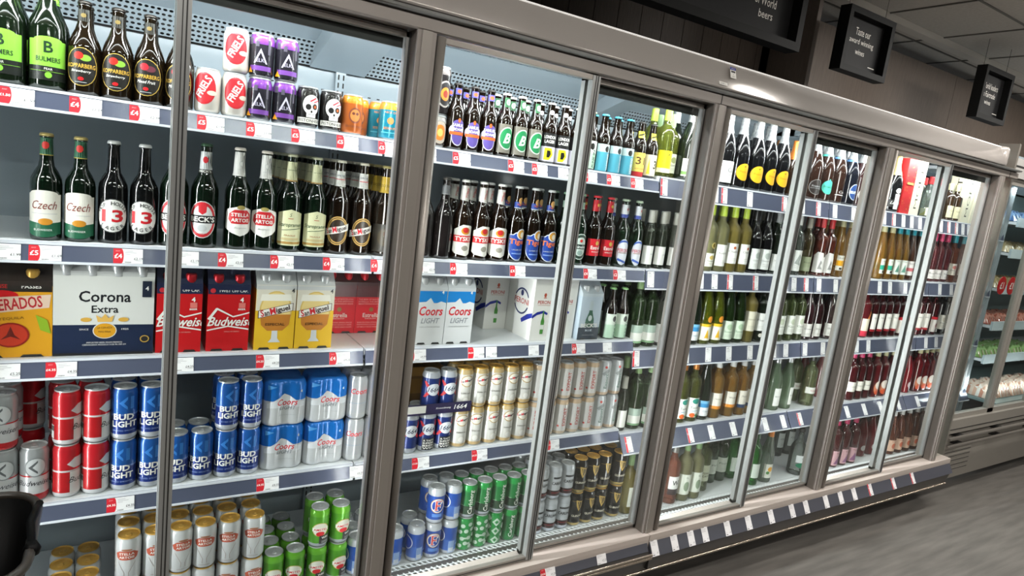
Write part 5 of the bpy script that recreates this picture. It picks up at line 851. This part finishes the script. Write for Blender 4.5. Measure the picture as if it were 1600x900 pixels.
# wire deck grille in front of the bottom deck
def grille(xa, xb, nm='deck_grille'):
    mb = MB(); wm = mat('grille_white', srgb('e4e7e7'), .3); y0, z0, y1, z1 = 0.040, 0.308, 0.203, 0.246
    def bar(t0, t1, xa_, xb_, k=0.0):
        ya, yb, za, zb = y0+(y1-y0)*t0, y0+(y1-y0)*t1, z0+(z1-z0)*t0-k, z0+(z1-z0)*t1-k
        mb.prism([(ya, za), (yb, zb), (yb, zb-0.003), (ya, za-0.003)], xa_, xb_, wm)
    bar(0, 0.13, xa, xb); bar(0.94, 1, xa, xb)
    for t in (0.32, 0.52, 0.72): bar(t, t+0.03, xa, xb, 0.0004)
    x = xa
    while x < xb: bar(0.13, 0.94, x, min(x+0.0045, xb), 0.0008); x += 0.021
    cpart(mb, nm)
for a_, b_ in zip(JOINTS[:-1], JOINTS[1:]): grille(max(a_, -0.45)+0.003, min(b_, 4.45)-0.003)
mb = MB(); mb.box(X0, 0.21, 0.205, 5.05, BACK, 0.222, INNER); mb.prism([(0.046, 0.275), (0.2, 0.215), (0.2, 0.205), (0.046, 0.205)], X0, 4.42, DARK); mb.box(X0, 0.2, 0.222, 5.04, SHB, 0.2405, WHITE); cpart(mb, 'deck')  # dark wedge under the grille imitates the shade below it
# shelves
for i, (a_, b_) in enumerate(zip(JOINTS[:-1], JOINTS[1:])):
    for s in 'ABCD':
        wine_bay = i >= 2; z = (WZ if wine_bay else SHZ)[s]
        mb = MB(); mb.box(a_+0.002, SHY, z-0.022, b_-0.002, SHB, z, WHITE); mb.box(a_+0.002, SHY-0.002, z-0.024, b_-0.002, SHY, z, CLEAR)
        sh = cpart(mb, 'shelf')
        mb = MB(); hgt = 0.078 if wine_bay else 0.046
        yb = -0.012 if not wine_bay else (-0.045 if s == 'D' else -0.014)
        top = z-0.004; y = SHY-0.003
        mb.prism([(y, top), (y-0.004, top), (y-0.004+yb, top-hgt), (y+yb, top-hgt)], a_+0.004, b_-0.004, STRIP)
        mb.prism([(y-0.0045, top+0.003), (y-0.006, top+0.003), (y-0.006, top-0.003), (y-0.0045, top-0.003)], a_+0.004, b_-0.004, CLEAR)
        mb.prism([(y-0.004+yb, top-hgt+0.004), (y-0.006+yb, top-hgt+0.004), (y-0.006+yb, top-hgt-0.002), (y-0.002+yb, top-hgt-0.002)], a_+0.004, b_-0.004, CLEAR)
        r_ = mb.build('ticket_strip', sh)
# mullions with led strips
ledm = mat('led_diffuser', (1, 1, 1), 0.4, emit=6)
for i, mr in enumerate(MR):
    mb = MB(); mb.prism([(-0.035, 0.315), (-0.035, 2.009), (0.035, 2.009), (0.035, 0.315)], mr-0.092, mr-0.038, TAUPE)
    mb.box(mr-0.080, -0.040, 0.315, mr-0.052, -0.034, 2.009, ALU)
    mb.box(mr-0.038, -0.02, 0.315, mr-0.030, 0.04, 2.009, GASK)
    m_ = cpart(mb, 'mullion')
    mb = MB(); mb.box(mr-0.074, 0.036, 0.36, mr-0.050, 0.043, 1.97, ledm)
    l_ = mb.build('led_strip', m_)
    mb = MB(); mb.box(mr-0.0905, 0.036, 0.322, mr-0.0875, 0.058, 2.0, ALU); mb.build('led_shield', m_)  # lip added to block the camera's view of the LED strip
    for sx in ((-1, 1) if i < 4 else (-1,)):
        area('led_light', (mr-0.063+sx*0.010, 0.0475, 1.165), (PI/2, 0, PI+sx*0.95), 0.015, 1.58, LED_MULLION, m_, (0.97, 0.985, 1.0), 150)
mb = MB(); mb.box(X0, 0.052, 2.030, 4.41, 0.064, 2.034, INNER); x = -0.5
while x < 4.4: mb.box(x, 0.054, 2.0255, x+0.009, 0.062, 2.030, mat('led_bead', (1, 1, 1), 0.4, emit=45)); x += 0.026
cpart(mb, 'led_strip')
for i in range(5):
    area('led_light', (-0.1+i*1.167, 0.14, 2.056), (math.radians(32), 0, 0), 1.1, 0.03, LED_TOP, case, (0.97, 0.985, 1.0))
# sliding doors: front one on the left of each pair, rear one on the right
def door(x0, x1, y, front):
    fr = ALU; z0, z1 = 0.322, 2.004; sw = 0.030
    mb = MB()
    # stiles
    if front:
        mb.prism([(y-0.012, z0), (y-0.012, z1), (y+0.012, z1), (y+0.012, z0)], x1-sw, x1, ALU2)
        mb.box(x1-0.011, y-0.0135, z0, x1-0.008, y-0.0115, z1, GASK); mb.box(x1-0.019, y-0.0135, z0, x1-0.017, y-0.0115, z1, GASK)
        # rounded grip on the mullion side
        mb.box(x0, y-0.012, z0, x0+0.022, y+0.012, z1, fr)
    else:
        mb.box(x0, y-0.010, z0, x0+sw, y+0.010, z1, ALU2)
        mb.box(x1-0.012, y-0.010, z0, x1, y+0.012, z1, ALU2)
        mb.box(x1-0.004, y-0.0115, z0, x1-0.001, y-0.0095, z1, GASK)
    mb.box(x0, y-0.010, z0, x1, y+0.010, z0+0.013, fr); mb.box(x0, y-0.010, z1-0.014, x1, y+0.010, z1, fr)
    mb.box(x0+0.02, y-0.0115, z0+0.004, x1-0.01, y-0.0095, z0+0.006, GASK)
    if not front: mb.box(x0+0.02, y+0.014, z1-0.040, x1, y+0.022, 2.009, GASK)
    fo = cpart(mb, 'sliding_door')
    g = MB(); g.box(x0+0.02, y-0.002, z0+0.01, x1-0.02, y+0.002, z1-0.012, PANE)
    gm = g.build('glass_pane', fo)
    # one face of glass only, so light crosses it once
    h = MB()
    if front:
        h.lathe([(0.013, 0), (0.013, 1.682)], fr, 14, cx=x0+0.010, cy=y-0.010, z0=z0); h.build('grip', fo)
    return fo
for i, mr in enumerate(MR[:-1]):
    sx = mr+0.539
    door(mr-0.030, sx, -0.018, True)
    door(sx-0.030, mr+1.167-0.094, 0.020, False)
mb = MB(); mb.box(4.285, -0.01, 0.322, 4.40, -0.006, 2.0, PANE); g5 = cpart(mb, 'glass_pane')

# stickers on the canopy
def sticker(x, z, w, h, ops, label):
    mb = MB(); mb.box(-w/2, 0, 0, w/2, 0.0012, h, WH); mb.add(marks(ops, on_front(0)))
    o = mb.build('sticker', None, (x, -0.0585, z-0.004)); o.rotation_euler.x = -0.31
    return tag(o, label, 'sticker')
sticker(1.895, 2.108, 0.030, 0.040, [('r',-15,30,15,40,P('2a3a9a')),('t','SERVICE',0,35,4,WH,{'w':18}),('r',-11,20,11,27,P('4a4a4a')),('t','VIP',0,13,3,P('555555')),('t','ASSET',0,6,3,P('555555'),{'w':16})], 'small white sticker with blue top on the grey canopy')
sticker(1.85, 2.076, 0.044, 0.012, [('t','SIZE 1',0,6,4,P('4a4a4a'),{'w':24})], 'tiny white strip label low on the grey canopy')

# ------------------------------------------------------------------ meat refrigerator beyond
meat = thing('display_refrigerator', 'separate chilled food cabinet beyond the drinks run, with louvred base', 'refrigerator', (4.40, 0.07, 0))
def mp(mb, n, parent=None): return mb.build(n, parent or meat)
mp(MB().box(0, -0.075, 0.10, 0.022, 0.03, 2.21, mat('panel_grey', srgb('8a847c'), .3, metal=.3)), 'end_panel')
MG = mat('meat_case_grey', srgb('9a958d'), .4, metal=.2)
mb = MB(); mb.box(0.022, -0.02, 0.09, 2.6, 0.05, 0.40, MG)
for i in range(6): mb.box(0.06+0.02*i*0, -0.024, 0.15+i*0.032, 0.52, -0.019, 0.155+i*0.032, DARK)
for i in range(6): mb.box(0.06, -0.026, 0.156+i*0.032, 0.52, -0.020, 0.168+i*0.032, MG)
mp(mb, 'louvred_base')
mb = MB()
for z in (0.36, 0.41): mb.tube([(0.03, -0.075, z), (2.5, -0.075, z)], 0.012, ALU, 10)
for x in (0.2, 0.75, 1.3): 
    for z in (0.36, 0.41): mb.box(x, -0.07, z-0.01, x+0.05, -0.01, z+0.01, GASK)
mp(mb, 'bumper_rail')
mb = MB(); mb.box(0.022, -0.05, 0.43, 2.6, 0.05, 0.52, MG); mb.box(0.022, -0.052, 0.455, 2.6, -0.049, 0.46, GASK); mp(mb, 'sill')
mb = MB(); mb.box(0.022, -0.05, 2.03, 2.6, 0.05, 2.14, mat('meat_header', srgb('b4b2ae'), .3)); mb.box(0.022, -0.052, 2.09, 2.6, -0.049, 2.10, GASK); mp(mb, 'header')
for k in range(3):
    xa = 0.03+k*0.62; mb = MB()
    for x in (xa, xa+0.575): mb.box(x, -0.03, 0.52, x+0.04, 0.0, 2.03, MG if k or x > xa else ALU2)
    mb.box(xa, -0.03, 0.52, xa+0.615, 0.0, 0.55, MG); mb.box(xa, -0.03, 1.99, xa+0.615, 0.0, 2.03, MG)
    d_ = mp(mb, 'glass_door'); MB().box(xa+0.04, -0.018, 0.55, xa+0.575, -0.014, 1.99, PANE).build('glass_pane', d_)
mb = MB(); mb.box(1.0, BACK, 0.3, 3.2, BACK+0.02, 2.1, mat('meat_liner', srgb('8fa3a3'), .3)); mb.box(0.98, 0.06, 0.50, 3.2, BACK, 0.52, mat('meat_liner', srgb('8fa3a3'), .3)); mb.box(0.03, 0.05, 2.05, 3.2, BACK, 2.07, WHITE); mp(mb, 'liner')
for z in (0.80, 1.05, 1.32, 1.58, 1.80):
    mb = MB(); mb.box(1.0, 0.22, z-0.02, 3.2, 0.68, z, WHITE); mb.box(1.0, 0.205, z-0.035, 3.2, 0.22, z+0.03, mat('meat_strip', srgb('c8d4d8'), .25)); mp(mb, 'shelf')
area('led_light', (1.2, 0.12, 2.0), (math.radians(25), 0, 0), 2.2, 0.04, 7, meat, (0.92, 0.98, 1))
area('led_light', (0.9, 0.08, 0.62), (math.radians(120), 0, 0), 1.6, 0.04, 3, meat, (0.92, 0.98, 1))
def packet(w, d, h, cols, nm='meat'):
    mb = MB(); n = 14; m = 10; b = 0
    for j in range(m+1):
        for i in range(n+1):
            u, v = i/n-0.5, j/m-0.5
            e = max(0, 1-(2*abs(u))**4)*max(0, 1-(2*abs(v))**4)
            mb.v.append((u*w, v*d, 0.004+h*e**0.5*(0.85+0.3*math.sin(u*23+v*17)*math.cos(v*19))))
    for j in range(m):
        for i in range(n):
            a = j*(n+1)+i; mb.face((a, a+1, a+n+2, a+n+1), cols[(i*7+j*5+i*j) % len(cols)], True)
    b = len(mb.v); mb.v += [(-w/2, -d/2, 0), (w/2, -d/2, 0), (w/2, d/2, 0), (-w/2, d/2, 0)]
    mb.face((b+3, b+2, b+1, b), WHITE)
    return mb.mesh('packet')
FILM = [mat('film_'+h, srgb(h), .12, spec=.8) for h in ('c9a08a', 'd8c4b4', 'b8806a', 'e0dcd4')]
FILMR = [mat('film_'+h, srgb(h), .12, spec=.8) for h in ('a85a4a', 'c88a7a', '9a4a40', 'd0a89a')]
FILMG = [mat('film_'+h, srgb(h), .12, spec=.8) for h in ('7fa85a', '9ac07a', 'c8d8b0', 'a89078')]
FILMB = [mat('film_'+h, srgb(h), .12, spec=.8) for h in ('3a5a8a', '6a86a8', 'a8b8c0', '2a3a5a')]
FILMT = [mat('film_'+h, srgb(h), .12, spec=.8) for h in ('b8a888', 'a0906a', 'd0c8b0', '8a7a5a')]
for z, cols, nm, lab in ((0.52, FILM, 'meat_packet', 'pale meat packet on the far cabinet floor'), (0.80, FILMG, 'salad_bag', 'green salad bag on the lowest shelf of the far cabinet'), (1.05, FILMR, 'meat_packet', 'red meat packet on second shelf of the far cabinet'),
                     (1.32, FILMT, 'food_packet', 'beige food packet on the middle shelf of the far cabinet'), (1.58, FILMT, 'food_packet', 'beige food packet, fourth shelf of the far cabinet'), (1.80, FILMB, 'food_packet', 'blue food packet on top shelf of the far cabinet')):
    me = packet(0.19, 0.22, 0.075 if z > 0.6 else 0.10, cols)
    for i in range(5):
        o = bpy.data.objects.new(nm, me); COL.objects.link(o); o.location = (5.50+i*0.20, 0.42 if z > .6 else .30, z+0.0005); o.rotation_euler.z = random.uniform(-.02, .02)
        tag(o, lab+', '+('leftmost', 'second from left', 'middle one', 'second from right', 'rightmost')[i], 'food packet', 'packets: '+lab)
for i in range(2):
    mb = MB(); mb.lathe([(0.001, 0), (0.062, 0), (0.062, 0.003), (0.001, 0.003)], RD, 24)
    me = mb.mesh('disc')
    mb = MB(); fn = lambda u, v, w: (u/1000, v/1000, 0.003+w/1000)
    mb.lathe([(0.06, 0), (0.062, 0.0005), (0.062, 0.003), (0.06, 0.0035)], RD, 28); mb.add(marks([('t', '\u00a31', 0, 0, 48, WH, {'b': .05})], lambda u, v, w: (u/1000, v/1000, 0.0035+w/1000)))
    o = mb.build('price_sign', None, (5.16+i*0.15, 0.195, 1.36)); o.rotation_euler = (PI/2, 0, 0)
    tag(o, 'round red \u00a31 price sign, %s of the two' % ('left' if i == 0 else 'right'), 'price sign')

# ------------------------------------------------------------------ hanging signs
FRM = mat('sign_frame', srgb('080808'), .6, spec=.2); FACE = mat('sign_face', srgb('1e1e1f'), .6, spec=.2); LET = P('e8e4dc')
def sign(x0, x1, z0, z1, y, ops, label, th=0.04, fr=0.028, txt_c=None):
    t = thing('hanging_sign', label, 'sign', ((x0+x1)/2, y, z0))
    w, h = x1-x0, z1-z0; mb = MB()
    for a, b, c, d in ((-w/2, 0, w/2, fr), (-w/2, h-fr, w/2, h), (-w/2, fr, -w/2+fr, h-fr), (w/2-fr, fr, w/2, h-fr)):
        mb.box(a, -th, b, c, th*0.4, d, FRM)
    mb.build('frame', t)
    mb = MB(); mb.box(-w/2+fr, 0, fr, w/2-fr, 0.006, h-fr, FACE); mb.add(marks(ops, on_front(0))); mb.build('sign_face', t)
    for s in (-1, 1):
        mb = MB(); mb.tube([(s*w*0.4, 0, h-0.002), (s*w*0.4, 0, 2.80-z0)], 0.0012, GASK, 6); mb.build('hanging_wire', t)
    return t
sign(2.905, 3.295, 2.355, 2.645, 0.25, [('t','Taste our',0,203,33,LET,{'w':128}),('t','award winning',0,156,33,LET,{'w':205}),('t','wines',0,112,24,LET,{'w':78}),('r',90,58,148,62,LET)], 'black framed sign reading Taste our award winning wines')
sign(4.30, 4.665, 2.350, 2.647, 0.25, [('t','World leaders',0,203,33,LET,{'w':190}),('t','in Fairtrade',0,156,31,LET,{'w':160}),('t','wines',0,112,24,LET,{'w':78}),('r',90,58,148,62,LET)], 'black framed sign reading World leaders in Fairtrade wines, farthest right')
sign(0.75, 2.575, 2.358, 2.70, 0.25, [('t','beer',190,170,140,LET,{'b':.03,'w':330}),('t','Our selection',680,222,34,LET,{'w':230}),('t','of World',700,170,36,LET,{'w':140}),('t','beers',712,118,32,LET,{'w':92})], 'large black framed beer sign above the canopy, cropped by the photo edge', th=.05, fr=.035)

# ------------------------------------------------------------------ shopping trolley in the near left corner
tr = thing('shopping_trolley', 'black plastic shopping basket trolley in the bottom left corner', 'shopping trolley', (-0.305, -0.36, 0))
BP = mat('black_plastic', srgb('020202'), .5, spec=.12); RIM = mat('rim_plastic', srgb('2c2823'), .35)
def rr(w, d, r, z, n=6, dx=0, dy=0):
    out = []
    for cx, cy, a0 in ((w/2-r, d/2-r, 0), (-w/2+r, d/2-r, 90), (-w/2+r, -d/2+r, 180), (w/2-r, -d/2+r, 270)):
        for i in range(n+1):
            a = math.radians(a0+90*i/n); out.append((cx+r*math.cos(a)+dx, cy+r*math.sin(a)+dy, z))
    return out
mb = MB(); L = [rr(.40, .32, .07, .90), rr(.392, .312, .066, .90), rr(.33, .25, .05, .66), rr(.336, .256, .05, .652), rr(.40, .32, .07, .885)]
n = len(L[0])
for l in L: mb.v += l
for j in range(4):
    for i in range(n):
        i2 = (i+1) % n; mb.face((j*n+i, j*n+i2, (j+1)*n+i2, (j+1)*n+i), BP, True)
mb.face([2*n+i for i in range(n)], BP); mb.build('basket_body', tr)
mb = MB(); mb.tube(rr(.405, .325, .07, .90), 0.0085, RIM, 8, closed=True); mb.build('rim', tr)
mb = MB(); pts = [(0.19, 0.0, 0.905)]
mb.tube([(.205, .10, .905), (.205, .03, .93), (.2, -.02, .93), (.205, -.06, .905)], .007, BP, 8); mb.lathe([(.012, 0), (.014, .01), (.008, .022)], BP, 12, cx=.205, cy=-.06, z0=.892); mb.build('handle', tr)
for sx in (-1, 1):
    for sy in (-1, 1):
        mb = MB(); mb.tube([(sx*.15, sy*.11, .66), (sx*.17, sy*.12, .05)], .009, BP, 8); lg = mb.build('leg', tr)
        mb = MB(); mb.lathe([(.001, -.012), (.022, -.012), (.025, -.008), (.025, .008), (.022, .012), (.001, .012)], BP, 16); wh = mb.build('wheel', lg, (sx*.17, sy*.12, .025)); wh.rotation_euler.x = PI/2

# ------------------------------------------------------------------ stock
T['ornate_low'] = T['orange_ornate']
T['carls_low'] = lambda: can(135, [(.3, K('177a3a')), (.9, K('1f6a34')), (1, K('2a9a48'))], ops=[('t','Carlsberg',2,66,17,WH,{'b':.02,'rot':90,'sh':.1,'w':88})])
ORD = ['', 'second', 'third', 'fourth', 'fifth', 'sixth', 'seventh', 'eighth', 'ninth', 'tenth', 'eleventh', 'twelfth', 'thirteenth', 'fourteenth']
SHN = {'A': 'top shelf', 'B': 'second shelf', 'C': 'third shelf', 'D': 'fourth shelf', 'E': 'bottom deck'}
ROWN = ['front row', 'second row', 'third row', 'fourth row', 'fifth row', 'sixth row']
flat = []; PROTO = {}
for (typ, desc, nm, cat, sh, lh, rot), spots in STOCK:
    if typ not in PROTO: PROTO[typ] = T[typ]()
    for (x, y, row, tier) in spots: flat.append([typ, desc, nm, cat, sh, lh, rot, x, y, row, tier])
grp = {}
for e in flat:                       # rows are told apart by their real distance from the shelf edge
    grp.setdefault((e[1], e[4], e[9], e[10]), []).append(e)
tiers = {}
for e in flat: tiers.setdefault((e[1], e[4]), set()).add(e[10])
rowsn = {}
for e in flat: rowsn.setdefault((e[1], e[4]), set()).add(e[9])
for (desc, sh, row, tier), l in grp.items():
    l.sort(key=lambda e: (round(e[7], 3), e[8]))
    for i, e in enumerate(l):
        typ, desc, nm, cat, sh, lh, rot, x, y, row, tier = e
        me, parts = PROTO[typ]
        z = (WZ if x > 1.88 else SHZ)[sh]+tier*(lh or 0.15)+0.0006
        o = bpy.data.objects.new(nm, me); COL.objects.link(o); o.location = (x, y, z)
        small = cat in ('can',)
        o.rotation_euler.z = math.radians(rot if rot else (0 if 'multipack' in nm or 'box' in nm else random.uniform(-16, 10)))
        for pn, pm, *pl in [(p[0], p[1]) for p in parts]:
            c = bpy.data.objects.new(pn, pm); COL.objects.link(c); c.parent = o
        lab = desc
        if len(l) > 1: lab += ', ' + ('leftmost' if i == 0 else 'rightmost' if i == len(l)-1 else ORD[i]+' from left')
        if len(rowsn[(desc, sh)]) > 1: lab += ', '+ROWN[row]
        if len(tiers[(desc, sh)]) > 1: lab += ', '+('lower layer' if tier == 0 else 'upper layer')
        lab += ', '+SHN[sh]
        tag(o, lab, cat, desc+' group, '+SHN[sh])
# cardboard tray across the blue cans, loose carton behind it
tr2 = MB(); cb = mat('cardboard', srgb('8a6428'), .8); nv = P('241f3c')
tx0, tx1 = 0.86, 1.14
zt = 0.66+0.1485
tr2.box(tx0, 0.222, zt-0.004, tx1, 0.225, zt+0.034, nv); tr2.box(tx0, 0.2253, zt+0.0, tx0+0.0025, 0.36, zt+0.034, nv)
tr2.add(marks([('r',18,5,100,32,P('e8e6e0')),('t','Kronenbourg',168,18,8,WH,{'w':58,'sh':.2}),('t','1664',236,19,17,WH,{'w':52,'sh':.2,'b':.02})], lambda u, v, w: (tx0+u/1000, 0.222-w/1000, zt-0.002+v/1000)))
o = tr2.build('cardboard_tray'); tag(o, 'dark printed cardboard tray edge resting on the navy cans, fourth shelf', 'cardboard tray')
bx = MB(); bx.box(0, 0, 0, .24, .004, .235, cb); bx.box(0, 0.004, 0, .004, .19, .235, cb); bx.box(.236, .004, 0, .24, .19, .235, cb); bx.box(.004, .186, 0, .236, .19, .235, cb); bx.box(.004, .004, 0, .236, .186, .004, cb); bx.box(0, -.0015, .09, .24, 0, .13, mat('cardboard_dark', srgb('6a4c1e'), .8)); bx.box(0, -.0015, .19, .24, 0, .2, mat('cardboard_dark', srgb('6a4c1e'), .8))
o = bx.build('cardboard_box', None, (.90, .47, .6606)); tag(o, 'open brown cardboard box behind the navy cans, fourth shelf', 'cardboard box')

# ------------------------------------------------------------------ price tickets
TPR = {}
def ticket(kind, red, price):
    k = (kind, red, price)
    if k in TPR: return TPR[k]
    mb = MB(); tm = P('e9e7e8'); ink = P('3a3a3c'); lt = P('a8a6aa')
    if kind == 'wide':
        w, h = (66, 38) if red else (46, 38)
        mb.box(-w/2000, 0, 0, w/2000, 0.0008, h/1000, tm); o = []
        x0 = -w/2
        if red:
            o += [('r', x0, 0, x0+18, h, P('c8202e')), ('e', x0+18, h/2, 5, h/2, P('c8202e')), ('t', red, x0+11, h*0.5, 12 if len(red) < 3 else 6, WH, {'b': .05, 'w': 17 if len(red) < 3 else 20}), ('t', 'ANY', x0+10, h*0.84, 3, P('f0b0b0'), {'w': 10})]
            x0 += 24
        for i, q in enumerate((18, 26, 12)): o.append(('r', x0+2, h-6-4*i, x0+2+q, h-5-4*i, lt))
        o += [('t', price, w/2-10, 13, 6.5, ink, {'w': 4.0*len(price)}), ('r', w/2-16, 7, w/2-3, 7.8, lt)]
        o += [('r', x0+2+i*1.6, 2, x0+2.8+i*1.6, 5, ink) for i in range(9)]
    else:
        w, h = 38, 66; mb.box(-w/2000, 0, 0, w/2000, 0.0008, h/1000, tm); o = []
        if red: o += [('r', -w/2, 0, -w/2+9, h, P('c8202e')), ('t', '\u00a35', -w/2+5, h*0.6, 7, WH, {'b': .04, 'w': 7})]
        x0 = -w/2+(10 if red else 3)
        o += [('r', x0, h-8, x0+16, h-6, ink), ('r', x0, h-14, x0+24, h-12.6, lt), ('r', x0, h-19, x0+20, h-17.8, lt), ('r', x0, h-24, x0+22, h-22.8, lt), ('e', w/2-5, h-5, 1.6, 1.6, ink),
              ('t', '\u00a37', w/2-8, 12, 6, ink, {'w': 7}), ('r', x0, 12, x0+9, 13, lt), ('r', x0, 4, x0+10, 7, ink)]
    mb.add(marks(o, on_front(0), lay=.09)); TPR[k] = mb.mesh('ticket'); return TPR[k]
SN = {'A': 'top', 'B': 'second', 'C': 'third', 'D': 'fourth', 'kick': 'base'}
tl = {}
for sh, kind, lst in TICKETS:
    lst.sort()
    for x, red, price in lst:
        me = ticket(kind, red, price)
        o = bpy.data.objects.new('price_ticket', me); COL.objects.link(o)
        if sh == 'kick':
            if kind == 'wide': o.location = (x, -0.0694, 0.2540); o.rotation_euler.x = -math.atan2(0.020, 0.042)
            else: o.location = (x, -0.0832, 0.2336); o.rotation_euler.x = -math.atan2(0.034, 0.062)
            yb = 0
        else:
            wb = kind == 'tall'; z = (WZ if wb else SHZ)[sh]; hgt = 0.078 if wb else 0.046
            yb = -0.012 if not wb else (-0.045 if sh == 'D' else -0.014)
            t = 0.90
            o.location = (x, SHY-0.003-0.0052+yb*t, z-0.004-hgt*t); o.rotation_euler.x = -math.atan2(-yb, hgt)
        rs = ('red and white %s price ticket' % red if red and red != 'r' else 'tall red edged price ticket' if red else 'tall white price ticket' if kind == 'tall' else 'white %s price ticket' % price)
        where = 'on the %s shelf edge' % SN[sh] if sh != 'kick' else 'on the case base rail'
        tl.setdefault((rs, where), []).append((x, o))
for (rs, where), l in tl.items():
    l.sort(key=lambda e: e[0])
    for i, (x, o) in enumerate(l):
        n = len(l); lab = rs
        if n > 1:
            q = 'leftmost' if i == 0 else 'rightmost' if i == n-1 else (ORD[i]+' from left' if i < 14 else ORD[n-1-i]+' from right')
            lab += ', '+q+','
        tag(o, lab+' '+where, 'price ticket', 'price tickets '+where)
